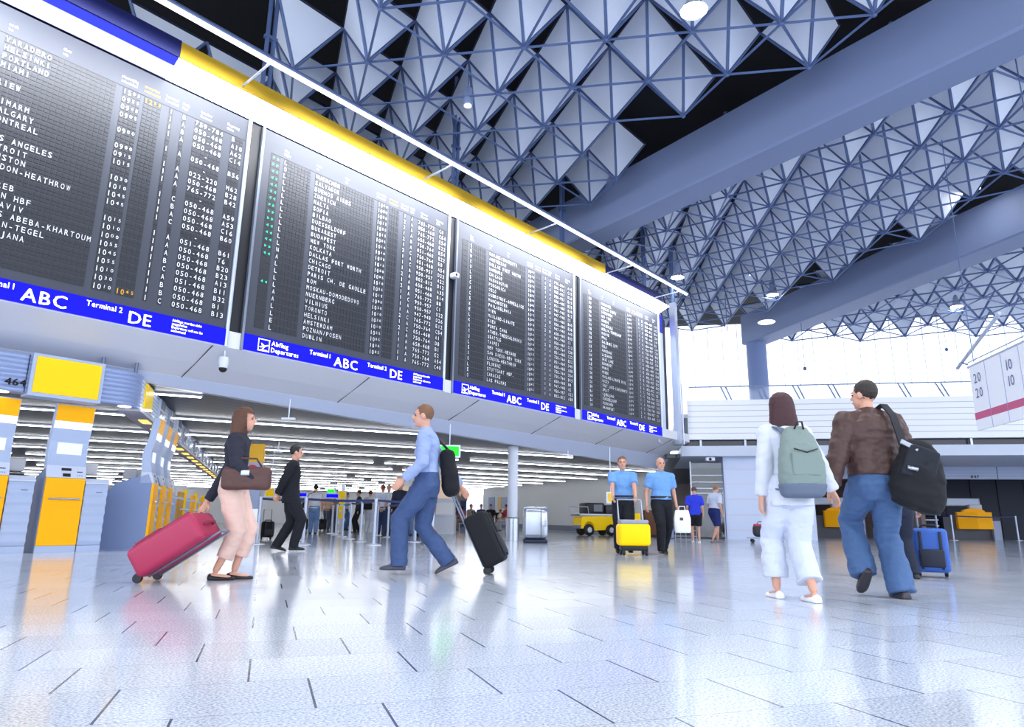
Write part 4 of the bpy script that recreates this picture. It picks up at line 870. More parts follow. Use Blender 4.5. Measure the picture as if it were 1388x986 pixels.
# ------------------------------------------------------------------ people
def ik(a, b, l1, l2, pole):
    d = b-a; L = min(max(d.length, .05), (l1+l2)*.999); d.normalize()
    x = (l1*l1-l2*l2+L*L)/(2*L); h = sqrt(max(0, l1*l1-x*x)); p = (pole-d*pole.dot(d)).normalized()
    return a+d*x+p*h
def ring(c, rx, ry, U=V((1, 0, 0)), W=V((0, 1, 0)), n=20, sq=2.3):
    r = []
    for i in range(n):
        a = 2*pi*i/n; ca, sa = cos(a), sin(a); r.append(c+U*(rx*math.copysign(abs(ca)**(2/sq), ca))+W*(ry*math.copysign(abs(sa)**(2/sq), sa)))
    return r
def person(label, loc, face, H=1.75, name='person', group=None, vox=.011, fem=False, lean=0., hip=.93, feet=((-.095, .05, .085), (.095, -.05, .085)), pitch=(0, 0), toe=(0, 0),
           hands=(None, None), elbow=(None, None), head=(0, 0), skin=SKIN, hair=('short', (40, 30, 28)), top=None, bottom=None, shoes=(20, 20, 26), fingers=True, detail=True, stout=1., curl=.9):
    s = H/1.75; sw = (.155 if fem else .18)*(.5+.5*stout); pel = V((0, 0, hip)); ax = V((0, sin(lean), cos(lean))); fw = V((0, cos(lean), -sin(lean)))
    sh = [pel+ax*.457+V((x, 0, 0)) for x in (-sw, sw)]; nk = pel+ax*.53
    hj = [pel+V((x, 0, -.03)) for x in (-.09, .09)]
    an = [V(f) for f in feet]; kn = [ik(hj[i], an[i], .44, .43, V((.03*(-1, 1)[i], 1, .1))) for i in (0, 1)]
    wr = []
    for i in (0, 1): wr.append(V(hands[i]) if hands[i] is not None else sh[i]+V(((-.07, .07)[i], .03, -.53)))
    el = [ik(sh[i], wr[i], .29, .26, V(elbow[i]) if elbow[i] else V(((-.35, .35)[i], -1, -.2))) for i in (0, 1)]
    hy, hp = head; hR = Matrix.Rotation(hy, 3, 'Z') @ Matrix.Rotation(hp, 3, 'X'); hc = nk+V((0, .03, 0))+ax*.165
    hd = lambda x, y, z: hc+hR @ V((x, y, z))
    def torso(mb, g=0., t0=-.14, t1=.53, straight=0.):
        prof = [(-.14, .10, .085), (-.07, .158, .112), (0, .165, .115), (.10, .15, .105), (.20, .135, .097), (.30, .152, .108), (.38, .165, .112), (.45, .165, .098), (.50, .11, .075), (.53, .062, .058)]
        if fem: prof = [(t, rx*(.98 if t < .08 else .80 if t < .25 else .88), ry*(1.0 if t < .08 else .92)) for t, rx, ry in prof]
        rs = []
        pts = [t0]+[t for t, _, _ in prof if t0+.02 < t < t1-.02]+[t1]
        for t in pts:
            for (ta, xa, ya), (tb, xb, yb) in zip(prof, prof[1:]):
                if ta <= t <= tb:
                    u = (t-ta)/(tb-ta); rx, ry = xa+(xb-xa)*u, ya+(yb-ya)*u; break
            else: rx, ry = (prof[0] if t < prof[0][0] else prof[-1])[1:]
            if t < -.07 and g: rx, ry = .16, .115
            if straight and t < .45: rx = max(rx, straight)
            rs.append(ring(pel+ax*t+fw*(-.012 if t > .3 else .0), rx*(.4+.6*stout if t < .35 else .7+.3*stout)+g, ry*stout+g, V((1, 0, 0)), fw))
        mb.loft(rs)
    b = MB(); torso(b)
    b.cap(nk-ax*.03, nk+ax*.09+V((0, .012, 0)), .056, .052)
    b.ell(hd(0, -.008, .025), (.077, .097, .098), hR, 18, 12); b.ell(hd(0, .022, -.045), (.060, .072, .078), hR, 16, 10); b.ell(hd(0, .055, -.09), (.034, .032, .028), hR)
    if detail:
        b.cap(hd(0, .094, .012), hd(0, .112, -.022), .010, .015, 8); b.ell(hd(0, .098, -.028), (.019, .014, .012), hR, 10, 6)
        for x in (-1, 1): b.ell(hd(.078*x, -.008, -.005), (.012, .022, .034), hR, 10, 6)
        b.ell(hd(0, .083, .028), (.052, .014, .010), hR, 10, 6); b.ell(hd(0, .088, -.062), (.026, .012, .012), hR, 10, 6)
    for i in (0, 1):
        m_ = (-1, 1)[i]
        b.cap(sh[i], el[i], .052, .041); b.cap(el[i], wr[i], .040, .027); b.ell(sh[i], (.062, .062, .062)); b.cap(V((0, sh[i].y, sh[i].z+.02)), sh[i], .07, .055)
        b.cap(hj[i]+V((0, 0, -.02)), kn[i], .088 if not fem else .086, .055); b.cap(kn[i], an[i]+V((0, 0, .02)), .054, .036); b.ell(kn[i].lerp(an[i], .3)+V((0, -.018, 0)), (.045, .05, .1))
        tR = Matrix.Rotation(toe[i], 3, 'Z') @ Matrix.Rotation(pitch[i], 3, 'X'); f_ = lambda y, z: an[i]+tR @ V((0, y, z))
        b.cap(f_(-.03, -.045), f_(.13, -.06), .034, .024)
        # hand
        d = (wr[i]-el[i]).normalized(); sd = V((0, 1, 0)); sd = (sd-d*sd.dot(d)).normalized(); nrm = d.cross(sd)*m_     # sd towards thumb side, nrm to the palm side (inwards)
        if nrm.x*m_ > 0: nrm = -nrm
        HR = Matrix((sd, nrm, d)).transposed()
        b.ell(wr[i]+d*.05, (.038, .019, .056), HR, 12, 8)
        if fingers:
            for q, (off, ln) in enumerate(((.030, .070), (.010, .078), (-.011, .073), (-.030, .058))):
                p0 = wr[i]+d*.088+sd*off; c1 = .35*curl; c2 = 1.0*curl
                p1 = p0+(d*cos(c1)+nrm*sin(c1))*ln*.5; p2 = p1+(d*cos(c2)+nrm*sin(c2))*ln*.5
                b.tube([p0-d*.02, p0, p1, p2], [.0098, .0098, .0092, .0075], 8)
            p0 = wr[i]+d*.03+sd*.032; p1 = p0+(sd*.6+d*.7+nrm*.3).normalized()*.042; p2 = p1+(sd*.05+d*.9+nrm*.4).normalized()*.032
            b.tube([p0-sd*.012, p0, p1, p2], [.0135, .0135, .0115, .009], 8)
    mat = Matrix.Scale(s, 3)
    def fin(mb, nm, m, sm=2, wr_=0., par=None, v=vox, ws=9.):
        mb.v = [mat @ p for p in mb.v]
        me = union(mb, v, sm, wr_, ws, hash_(label)); me.name = nm; me.materials.append(m); return link(nm, me, par)
    root = fin(b, name, skin, 2, 0, None, min(vox, .0085) if fingers else vox)
    root.location = (loc[0], loc[1], loc[2] if len(loc) > 2 else 0); root.rotation_euler = (0, 0, face-pi/2); tag(root, label, 'person', group)
    # ---- hair
    hs, hcol = hair
    if hs != 'bald':
        hm = M('hair_%d_%d_%d' % hcol, hcol, .6, bump=.4, bscale=160); h = MB()
        if hs == 'short':
            h.ell(hd(0, -.018, .038), (.084, .100, .098), hR, 18, 12)
            h2 = MB(); h2.add([], [])
        elif hs == 'bob':
            rs = []
            for z, rx, ry, y0 in ((.135, .03, .03, -.01), (.118, .066, .072, -.012), (.08, .092, .104, -.016), (.03, .102, .108, -.024), (-.04, .108, .098, -.036), (-.10, .116, .090, -.044), (-.155, .122, .080, -.052), (-.20, .112, .066, -.060)):
                rs.append([hd(p.x, p.y, z) for p in ring(V((0, y0, 0)), rx, ry)])
            h.loft(rs)
        elif hs == 'cap':
            h.ell(hd(0, -.008, .055), (.086, .104, .078), hR, 18, 10); h.rbox(hd(0, .115, .045), (.12, .09, .012), .005, 2, hR)
        elif hs == 'pony':
            h.ell(hd(0, -.016, .036), (.084, .104, .100), hR, 18, 12); h.cap(hd(0, -.11, .02), hd(0, -.13, -.14), .032, .018)
        # keep the face free
        ho = fin(h, 'hair' if hs != 'cap' else 'cap', hm, 1, .004, root, .009, 40)
        if hs in ('short', 'pony', 'bob'):
            bm = bmesh.new(); bm.from_mesh(ho.data); hi = hR.inverted(); kill = []
            for vtx in bm.verts:
                q = hi @ (vtx.co/s-hc)
                if (q.y > .045 and q.z < .062) or (hs == 'short' and q.z < -.045) or (hs == 'short' and q.y > -.02 and q.z < -.01 and abs(q.x) > .05): kill.append(vtx)
            bmesh.ops.delete(bm, geom=kill, context='VERTS'); bm.to_mesh(ho.data); bm.free()
    if detail:
        e = MB(); k = MB()
        for x in (-1, 1): e.ell(hd(.031*x, .083, .006), (.013, .008, .007), hR, 8, 6); k.ell(hd(.031*x, .091, .026), (.018, .006, .004), hR, 8, 6)
        for mb_, nm, mm in ((e, 'eyes', M('eye_dark', (40, 34, 36), .3)), (k, 'eyebrows', M('brow', (60, 44, 36), .7))):
            mb_.v = [mat @ p for p in mb_.v]; mb_.build(nm, mm, root, True)
        k = MB(); k.ell(hd(0, .095, -.060), (.023, .008, .006), hR, 8, 6); k.v = [mat @ p for p in k.v]; k.build('mouth', M('lip', (176, 98, 92), .5), root, True)
    # ---- clothing
    def sleeve(mb, i, frac, g):
        pts = [sh[i].lerp(V((0, sh[i].y, sh[i].z)), .25), sh[i], el[i], wr[i]-(wr[i]-el[i]).normalized()*.012]
        if frac >= 1: mb.tube(pts, [.068+g, .062+g, .050+g, .036+g], 14)
        else: e_ = sh[i].lerp(el[i], frac*1.6); mb.tube([pts[0], pts[1], e_], [.070+g, .066+g, .060+g], 14)
    if top:
        g = top.get('g', .014); t = MB(); torso(t, g, top.get('hem', -.08), .515, top.get('straight', 0))
        for i in (0, 1):
            sleeve(t, i, top.get('sleeve', 1), g*.9); t.ell(sh[i], (.066+g, .066+g, .064+g)); t.cap(V((0, sh[i].y, sh[i].z+.035)), sh[i], .068+g, .054+g)
        if top.get('collar'): t.loft([ring(nk+ax*(-.03), .088, .085), ring(nk+ax*.045+V((0, .0, 0)), .072, .070)])
        if top.get('hood'): t.ell(nk-fw*.07-ax*.03, (.13, .07, .08))
        fin(t, top.get('name', 'shirt'), top['mat'], 2, top.get('wr', .005), root)
    if bottom:
        g = bottom.get('g', .016); t = MB(); ln = bottom.get('len', 1.)
        rs = [ring(pel+ax*u, rx*(.4+.6*stout)+g*.8, ry*stout+g*.8, V((1, 0, 0)), fw) for u, rx, ry in ((.10, .150, .105), (.03, .165, .115), (-.05, .166, .118), (-.11, .150, .108))]; rs.append(ring(pel+ax*-.175, .11, .095, V((1, 0, 0)), fw))
        t.loft(rs); fl = bottom.get('flare', 0.)
        for i in (0, 1):
            top_ = hj[i]+V((0, 0, -.04))
            if ln >= .55: e_ = kn[i].lerp(an[i]+V((0, -.005, -.045)), min(1, (ln-.5)*2)); t.tube([top_+V((0, 0, .06)), top_.lerp(kn[i], .45), kn[i], kn[i].lerp(e_, .5), e_], [.098+g, .090+g, .072+g, .062+g+fl*.5, .050+g+fl], 16)
            else: e_ = top_.lerp(kn[i], ln*2); t.tube([top_+V((0, 0, .06)), e_], [.1+g, .08+g+fl], 16)
        fin(t, bottom.get('name', 'trousers'), bottom['mat'], 2, bottom.get('wr', .006), root)
        if bottom.get('belt'):
            t = MB(); t.loft([ring(pel+ax*u, .158*(.4+.6*stout)+g+.006, .108*stout+g+.006, V((1, 0, 0)), fw) for u in (.06, .10)]); t.v = [mat @ p for p in t.v]; t.build('belt', bottom['belt'], root, True, 50)
    if shoes:
        sm_ = M('shoe_%d_%d_%d' % shoes, shoes, .45)
        for i in (0, 1):
            tR = Matrix.Rotation(toe[i], 3, 'Z') @ Matrix.Rotation(pitch[i], 3, 'X'); t = MB(); rs = []
            low = bottom and bottom.get('low')
            for y, hw, h in ((-.075, .026, .05), (-.06, .038, .066), (.0, .040, .07 if not low else .05), (.07, .046, .062 if not low else .034), (.13, .047, .048 if not low else .03), (.17, .036, .036), (.19, .016, .022)):
                z0 = -.083; rs.append([an[i]+tR @ V((x, y, z)) for x, z in ((-hw, z0), (hw, z0), (hw*1.04, z0+.018), (hw*.86, z0+h*.75), (hw*.4, z0+h), (-hw*.4, z0+h), (-hw*.86, z0+h*.75), (-hw*1.04, z0+.018))])
            t.loft(rs); fin(t, 'shoe', sm_, 1, 0, root, .008)
    # bring the lower shoe onto the floor
    if len(loc) < 3:
        low = min((v.co.z for c in root.children if c.name.startswith('shoe') for v in c.data.vertices), default=0)
        root.location.z = -low
    return root
def hash_(t): return sum(ord(c)*(i+1) for i, c in enumerate(t)) % 97
CL = lambda n, rgb, **k: M(n, rgb, k.pop('rough', .85), bump=.25, bscale=180, **k)
DENIM = M('denim', (72, 102, 146), .85, bump=.4, bscale=140, var=.22); DENIML = M('denim_light', (110, 142, 190), .85, bump=.3, bscale=160, var=.15); DENIMD = M('denim_dark', (48, 66, 108), .85, bump=.3, bscale=160, var=.15)
BACKF = CY; TOW = CY+pi; LEFT = CY+pi/2; RIGHT = CY-pi/2
# --- couple walking away
pw = onz(1082, 815); pm = onz(1203, 811)
wom = person('person with dark red bob in white jacket and white trousers, wearing a grey backpack', pw.xy, BACKF+.05, 1.68, vox=.0095, fem=True, stout=1.04, lean=.03, hip=.925,
    feet=((-.085, .20, .085), (.085, -.10, .085)), hands=((-.235, .03, .84), (.43, .10, .905)), elbow=(None, (.5, -1, -.5)), hair=('bob', (64, 30, 36)), head=(-.12, .0),
    top=dict(mat=CL('white_jacket', (208, 212, 224)), g=.024, hem=-.16, sleeve=1, name='jacket', wr=.010, collar=True), bottom=dict(mat=CL('white_cotton_trousers', (204, 210, 226)), len=.86, flare=.03, g=.022, name='cropped_trousers', wr=.010, low=True), shoes=(236, 236, 240))
man = person('person in brown leather jacket and blue jeans, walking away with a black shoulder bag', pm.xy, BACKF-.08, 1.86, vox=.0095, lean=.02, hip=.93, stout=1.05,
    feet=((-.10, .16, .20), (.11, -.02, .085)), pitch=(-.75, 0), hands=((-.37, -.06, .875), (.20, .22, .98)), elbow=((-.6, -1, -.3), (1, -.5, -.3)), hair=('short', (44, 36, 34)), head=(.6, .05),
    top=dict(mat=M('brown_leather', (74, 50, 46), .55, bump=.35, bscale=40, var=.2), g=.036, hem=.02, straight=.165, sleeve=1, name='leather_jacket', wr=.013, collar=True), bottom=dict(mat=DENIM, len=1., flare=.03, g=.022, name='jeans', wr=.013), shoes=(58, 54, 60))
# --- backpack of the walking person
def local(o, p): return o.matrix_basis @ V(p)
o = thing('backpack', 'grey green backpack on the back of the person in white', 'backpack', wom.location, 0); o.scale = (.94,)*3; o.rotation_euler = wom.rotation_euler
mb = MB(); mb.loft([ring(V((0, y, z)), w/2, d/2, n=24, sq=2.8) for z, w, d, y in ((.87, .30, .14, -.22), (.90, .36, .19, -.235), (1.0, .39, .22, -.25), (1.12, .38, .215, -.25), (1.25, .33, .19, -.235), (1.36, .27, .15, -.215), (1.43, .19, .11, -.195), (1.455, .10, .06, -.18))]); me = union(mb, .012, 3, .007, 11); me.materials.append(M('pack_green', (124, 140, 136), .8, bump=.3, bscale=150)); link('pack_body', me, o)
mb = MB(); mb.loft([ring(V((0, y, z)), w/2, d/2, n=24, sq=2.8) for z, w, d, y in ((.845, .29, .14, -.22), (.87, .36, .195, -.235), (.94, .395, .215, -.245), (.965, .392, .215, -.247))]); me = union(mb, .012, 2); me.materials.append(M('pack_grey', (96, 108, 128), .8)); link('pack_base', me, o)
mb = MB(); mb.rbox((.0, -.345, 1.12), (.25, .04, .20), .018, 3); me = union(mb, .010, 2); me.materials.append(M('pack_green')); link('front_pocket', me, o)
for x in (-1, 1):
    mb = MB(); pts = [V((.08*x, -.18, 1.37)), V((.10*x, -.12, 1.44)), V((.115*x, -.03, 1.468)), V((.12*x, .07, 1.40)), V((.125*x, .15, 1.25)), V((.13*x, .13, 1.05)), V((.14*x, -.05, .93)), V((.13*x, -.16, .91))]
    rs = []
    for k, p in enumerate(pts):
        t = (pts[min(k+1, 7)]-pts[max(k-1, 0)]).normalized(); nn = t.cross(V((1, 0, 0))).normalized(); rs.append([p+V((.028, 0, 0))+nn*.008, p-V((.028, 0, 0))+nn*.008, p-V((.028, 0, 0))-nn*.008, p+V((.028, 0, 0))-nn*.008])
    mb.loft(rs); mb.build('shoulder_strap', M('pack_grey'), o, True, 50)
MB().tube([(-.04, -.26, 1.42), (-.02, -.28, 1.48), (.02, -.28, 1.48), (.04, -.26, 1.42)], .008, 6).build('grab_loop', BLACK, o, True)
MB().tube([(-.10, -.352, 1.245), (0, -.366, 1.215), (.10, -.352, 1.245)], .006, 6).build('zip', BLACK, o, True)
# --- black shoulder bag of the man
o = thing('shoulder_bag', 'big soft black shoulder bag hanging behind the right hip of the person in brown', 'bag', man.location, 0); o.scale = (1.06,)*3; o.rotation_euler = man.rotation_euler
Rb = Matrix.Rotation(.34, 3, 'Y')
mb = MB(); mb.T = Matrix.Translation((.25, -.225, .95)) @ Rb.to_4x4(); mb.loft([ring(V((x, 0, z)), w/2, d/2, n=24, sq=3) for z, w, d, x in ((-.28, .22, .10, .02), (-.26, .34, .18, .02), (-.16, .41, .23, .01), (0, .39, .24, -.01), (.12, .32, .20, -.03), (.21, .25, .15, -.05), (.26, .16, .08, -.06))]); me = union(mb, .014, 3, .014, 7); me.materials.append(BLACKF); link('bag_body', me, o)
mb = MB(); mb.rbox(V((.215, -.325, 1.03)), (.25, .03, .26), .014, 3, Rb); me = union(mb, .010, 2, .006, 9); me.materials.append(M('flap_cloth', (20, 24, 36), .8)); link('bag_flap', me, o)
pts = [V((.14, -.23, 1.18)), V((.13, -.205, 1.30)), V((.115, -.175, 1.43)), V((.105, -.06, 1.535)), V((.11, .08, 1.52)), V((.17, .17, 1.38)), V((.31, .12, 1.2)), V((.36, -.12, 1.10))]
mb = MB(); rs = []
for k, p in enumerate(pts):
    t = (pts[min(k+1, 7)]-pts[max(k-1, 0)]).normalized(); sd = V((1, .2, 0)); sd = (sd-t*sd.dot(t)).normalized(); nn = t.cross(sd); rs.append([p+sd*.03+nn*.006, p-sd*.03+nn*.006, p-sd*.03-nn*.006, p+sd*.03-nn*.006])
mb.loft(rs); mb.build('bag_strap', M('strap_black', (22, 24, 34), .7), o, True, 50)
mb = MB(); mb.rbox(V((.14, -.335, 1.17)), (.14, .012, .035), .005, 2, Matrix.Rotation(.5, 3, 'Y')); mb.build('tag', M('tag_grey', (170, 176, 188), .4), o, True, 40)
MB().tube([(.10, -.35, 1.0), (.17, -.355, .98)], .016, 8).build('buckle', STEEL, o, True)
# --- suitcases
def suitcase(label, loc, rz, tilt, w, h, d, body, trim, handle=.4, soft=.05):
    o = thing('suitcase', label, 'suitcase', (loc[0], loc[1], sin(tilt)*(d/2-.02)+.045*(1-cos(tilt))+.001), rz); o.rotation_euler = (-tilt, 0, rz)
    mb = MB(); mb.rbox((0, 0, .06+h/2), (w, d, h), soft, 4); mb.build('shell', body, o, True, 40)
    mb = MB()
    for x in (-.28, .28): mb.rbox((x*w, -d/2-.008, .06+h/2), (.03, .03, h*.86), .008, 2)
    mb.rbox((0, -d/2-.012, .06+h*.32), (w*.72, .04, h*.4), .018, 3); mb.build('front_pocket', trim, o, True, 40)
    MB().tube([(-.1, d/2+.005, .1), (-.1, d/2+.005, .06+h+handle), (.1, d/2+.005, .06+h+handle), (.1, d/2+.005, .1)], .011, 8).build('pull_handle', M('handle_grey', (120, 130, 150), .4, .5), o, True, 50)
    MB().tube([(-.09, 0, .06+h), (-.07, 0, .06+h+.035), (.07, 0, .06+h+.035), (.09, 0, .06+h)], .013, 8).build('top_grip', trim, o, True, 50)
    for x in (-w*.38, w*.38):
        q = MB(); q.T = Matrix.Translation((x, d/2-.02, .045)) @ Matrix.Rotation(pi/2, 4, 'Y'); q.lathe([(0, -.018), (.04, -.018), (.045, 0), (.04, .018), (0, .018)], n=18); q.build('wheel', BLACK, o, True, 40)
    return o
# --- traveller crossing to the left with a black trolley case
pt_ = onz(574, 779)
trav = person('person in pale blue shirt and dark jeans striding left, pulling a black suitcase', pt_.xy, LEFT+.02, 1.86, vox=.010, lean=.06, hip=.90, feet=((-.09, .25, .085), (.09, -.25, .11)), pitch=(0, -.45), hands=((-.25, .22, .90), (.22, -.34, .86)), elbow=(None, (.6, -.3, -1)),
    hair=('short', (120, 84, 60)), top=dict(mat=CL('pale_blue_shirt', (150, 168, 210)), g=.018, hem=-.05, sleeve=1, wr=.010, collar=True), bottom=dict(mat=M('denim_grey_blue', (62, 84, 128), .85, bump=.3, bscale=150, var=.2), flare=.015, g=.022, name='jeans', wr=.010), shoes=(64, 66, 80))
o = thing('shoulder_bag', 'long black shoulder bag hanging on the back of the striding traveller', 'bag', trav.location); o.rotation_euler = trav.rotation_euler
mb = MB(); Rb = Matrix.Rotation(-.12, 3, 'X'); mb.rbox((.10, -.235, 1.06), (.30, .17, .54), .075, 5, Rb); mb.rbox((.10, -.25, .98), (.31, .19, .36), .08, 5, Rb); me = union(mb, .014, 3, .008, 8); me.materials.append(BLACKF); link('bag_body', me, o)
MB().tube([(.12, -.21, 1.33), (.14, -.10, 1.44), (.13, .03, 1.48), (.16, .13, 1.36), (.24, .07, 1.12), (.25, -.12, .96)], .016, 8).build('bag_strap', BLACK, o, True)
MB().rbox((.10, -.33, 1.0), (.2, .03, .26), .014, 3, Rb).build('bag_pocket', M('flap_cloth'), o, True, 40)
P = onz(677, 779); suitcase('black suitcase tilted behind the striding traveller', (P.x, P.y, .01), CY-.1, .46, .40, .60, .26, BLACKF, M('trim_black', (22, 24, 32), .6), .34)
# --- woman with clogs
pc = onz(303, 786)
wc = person('person in dark top, peach cropped trousers and black clogs, pulling a red suitcase', pc.xy, RIGHT+.1, 1.66, vox=.010, fem=True, lean=.03, hip=.935, feet=((-.07, .08, .085), (.07, -.06, .085)), hands=((-.20, -.30, .78), (.24, .30, .98)), elbow=((-.5, -.3, -1), (.6, -1, -.4)),
    hair=('bob', (86, 52, 36)), top=dict(mat=CL('dark_top', (34, 36, 52)), g=.018, hem=-.03, sleeve=1, name='dark_top', wr=.008), bottom=dict(mat=CL('peach_cotton', (226, 190, 176)), len=.80, flare=.012, g=.020, name='cropped_trousers', wr=.008, low=True), shoes=(14, 12, 16))
o = thing('handbag', 'brown flat handbag held at the waist of the person in clogs', 'handbag', wc.location); o.rotation_euler = wc.rotation_euler
mb = MB(); mb.rbox((.22, .18, .95), (.12, .46, .22), .045, 4); me = union(mb, .012, 3, .006, 10); me.materials.append(M('bag_brown', (84, 54, 50), .6)); link('bag_body', me, o)
MB().tube([(.22, .04, 1.05), (.23, .10, 1.14), (.23, .26, 1.14), (.22, .32, 1.05)], .010, 8).build('bag_handle', M('bag_brown'), o, True); MB().rbox((.285, .18, 1.0), (.012, .08, .05), .004, 2).build('clasp', STEEL, o, True, 40)
P = onz(184, 789); suitcase('crimson red suitcase tilted low behind the person in clogs', (P.x, P.y, .02), CY-pi, .98, .46, .66, .28, M('case_red', (168, 38, 78), .5), M('case_red_dark', (132, 30, 60), .6), .10)
# --- dark suit, hands clasped behind
ps = onz(388, 748)
person('person in black suit standing in profile, hands clasped behind the back', ps.xy, RIGHT+.35, 1.82, vox=.011, lean=.0, hip=.93, stout=1.06, feet=((-.09, -.17, .095), (.08, .10, .085)), pitch=(-.2, 0), hands=((-.05, -.20, .90), (.06, -.22, .92)), elbow=((-1, -.4, 0), (1, -.4, 0)),
    hair=('short', (26, 24, 28)), top=dict(mat=CL('suit_black', (12, 15, 26)), g=.024, hem=-.16, sleeve=1, name='suit_jacket', wr=.006), bottom=dict(mat=CL('suit_black', (12, 15, 26)), g=.024, wr=.006), shoes=(12, 12, 16))
# --- two officers walking towards the camera
OB = CL('officer_blue', (112, 162, 222)); ON = CL('officer_navy', (10, 14, 26))
c1 = onz(846, 751); c2 = onz(899, 752)
person('officer in blue shirt leaning on the yellow push cart', c1.xy, TOW-.1, 1.78, vox=.012, stout=1.12, lean=.02, hip=.92, feet=((-.1, .2, .085), (.1, -.18, .11)), pitch=(0, -.35), hands=((-.2, .42, .98), (.2, .42, .98)), hair=('short', (120, 88, 66)),
    top=dict(mat=OB, g=.022, hem=.03, sleeve=.45, name='blue_shirt', wr=.008), bottom=dict(mat=ON, g=.022, belt=BLACK), shoes=(10, 10, 14), name='person')
person('officer in blue shirt carrying a white bag', c2.xy, TOW+.1, 1.77, vox=.012, stout=1.14, lean=.0, hip=.92, feet=((-.1, -.25, .12), (.1, .22, .085)), pitch=(-.4, 0), hands=((-.28, .02, .84), (.30, .05, .86)), hair=('bald', (0, 0, 0)),
    top=dict(mat=OB, g=.024, hem=.03, sleeve=.45, name='blue_shirt', wr=.008), bottom=dict(mat=ON, g=.022, belt=BLACK), shoes=(10, 10, 14), name='person')
P = onz(859, 753.5); o = thing('push_cart', 'yellow box push cart on small wheels in front of the left officer', 'cart', (P.x, P.y, 0), CY-pi/2+.02)
MB().rbox((0, 0, .36), (.56, .40, .38), .06, 4).build('yellow_box', YELB, o, True, 40); MB().rbox((0, 0, .58), (.50, .36, .08), .03, 3).build('grey_lid', M('lid_grey', (150, 156, 172), .5), o, True, 40); MB().rbox((0, 0, .13), (.46, .34, .08), .02, 2).build('dark_chassis', BLACK, o, True, 40)
for x in (-.2, .2):
    for y in (-.14, .14):
        q = MB(); q.T = Matrix.Translation((x, y, .055)) @ Matrix.Rotation(pi/2, 4, 'Y'); q.lathe([(0, -.02), (.045, -.02), (.055, 0), (.045, .02), (0, .02)], n=16); q.build('wheel', BLACK, o, True, 40)
MB().tube([(-.22, .17, .55), (-.22, .30, .98), (.22, .30, .98), (.22, .17, .55)], .016, 8).build('push_handle', ALU, o, True, 50)
P = onz(926, 752); o = thing('carrier_bag', 'white carrier bag hanging from the hand of the right officer', 'bag', ond(925, 712, px(c2)[2]-.25)); o.location.z = .40
o.rotation_euler = (0, 0, CY-pi/2)
mb = MB(); mb.loft([ring(V((0, 0, z)), w, d, n=20, sq=4) for z, w, d in ((0, .13, .06), (.03, .145, .075), (.25, .15, .07), (.40, .12, .03))]); mb.build('bag_body', M('bag_white', (236, 240, 248), .5), o, True, 60)
MB().tube([(-.06, 0, .39), (-.05, 0, .47), (.05, 0, .47), (.06, 0, .39)], .010, 6).build('bag_handle', M('bag_white'), o, True); MB().bb((-.06, -.078, .22), (.0, -.07, .27)).build('dark_print', M('print_navy', (50, 64, 96), .5), o)
# --- two casual people by the white panel
p1 = onz(944, 736.5); person('person in bright blue t-shirt and dark shorts beside the right officer', p1.xy, BACKF-.2, 1.60, vox=.015, lean=.06, fingers=False, feet=((-.09, .12, .085), (.09, -.1, .085)), hair=('short', (90, 66, 52)), head=(0, -.55),
    top=dict(mat=CL('bright_blue', (44, 62, 216)), g=.03, sleeve=.5, name='t_shirt'), bottom=dict(mat=CL('shorts_black', (12, 14, 24)), len=.42, g=.03, name='shorts'), shoes=(216, 214, 214), detail=False)
p2 = onz(970, 736); person('person in pale t-shirt and navy shorts bending beside the blue t-shirt', p2.xy, RIGHT+.5, 1.72, vox=.015, fingers=False, lean=.15, feet=((-.09, .18, .085), (.09, -.2, .085)), hair=('short', (150, 116, 92)),
    top=dict(mat=CL('pale_tee', (206, 216, 234)), g=.026, sleeve=.5, name='t_shirt'), bottom=dict(mat=CL('shorts_navy', (26, 40, 104)), len=.46, g=.032, name='shorts'), shoes=(110, 108, 116), detail=False)
# --- traveller half hidden behind the man in brown
ph = onz(1226, 784); person('person mostly hidden behind the one in brown, holding a blue suitcase', ph.xy, BACKF-.1, 1.60, vox=.013, feet=((-.09, .1, .085), (.09, -.08, .085)), hands=(None, (.30, .05, .88)), hair=('short', (60, 44, 36)),
    top=dict(mat=CL('white_shirt', (228, 230, 238)), sleeve=1), bottom=dict(mat=CL('navy_trousers', (24, 32, 54)), g=.02), shoes=(16, 16, 22), detail=False)
P = onz(1266, 783); suitcase('blue and black suitcase standing at the right of the couple', (P.x, P.y, .003), CY-pi/2-.5, 0, .36, .50, .30, M('case_blue', (48, 92, 176), .6), M('case_navy', (20, 28, 48), .6), .34)
# --- luggage trolley beside the person in white
P = onz(1040, 737); o = thing('luggage_trolley', 'low luggage trolley with a dark red bag, left of the person in white', 'trolley', (P.x, P.y, 0), CY-pi/2-.3)
MB().tube([(-.55, 0, .14), (.5, 0, .14), (.62, 0, .9)], .02, 8).tube([(-.55, .5, .14), (.5, .5, .14), (.62, .5, .9)], .02, 8).tube([(.62, 0, .9), (.62, .5, .9)], .02, 8).build('tube_frame', ALU, o, True, 50)
MB().bb((-.55, 0, .13), (.5, .5, .16)).build('deck', M('deck_blue', (44, 84, 170), .5), o)
for x, y in ((-.4, .03), (-.4, .47), (.4, .03), (.4, .47)):
    q = MB(); q.T = Matrix.Translation((x, y, .06)) @ Matrix.Rotation(pi/2, 4, 'X'); q.lathe([(0, -.02), (.05, -.02), (.06, 0), (.05, .02), (0, .02)], n=16); q.build('wheel', BLACK, o, True, 40)
o2 = thing('travel_bag', 'dark travel bag with red top lying on the luggage trolley', 'bag', (P.x, P.y, .16), CY-pi/2-.3)
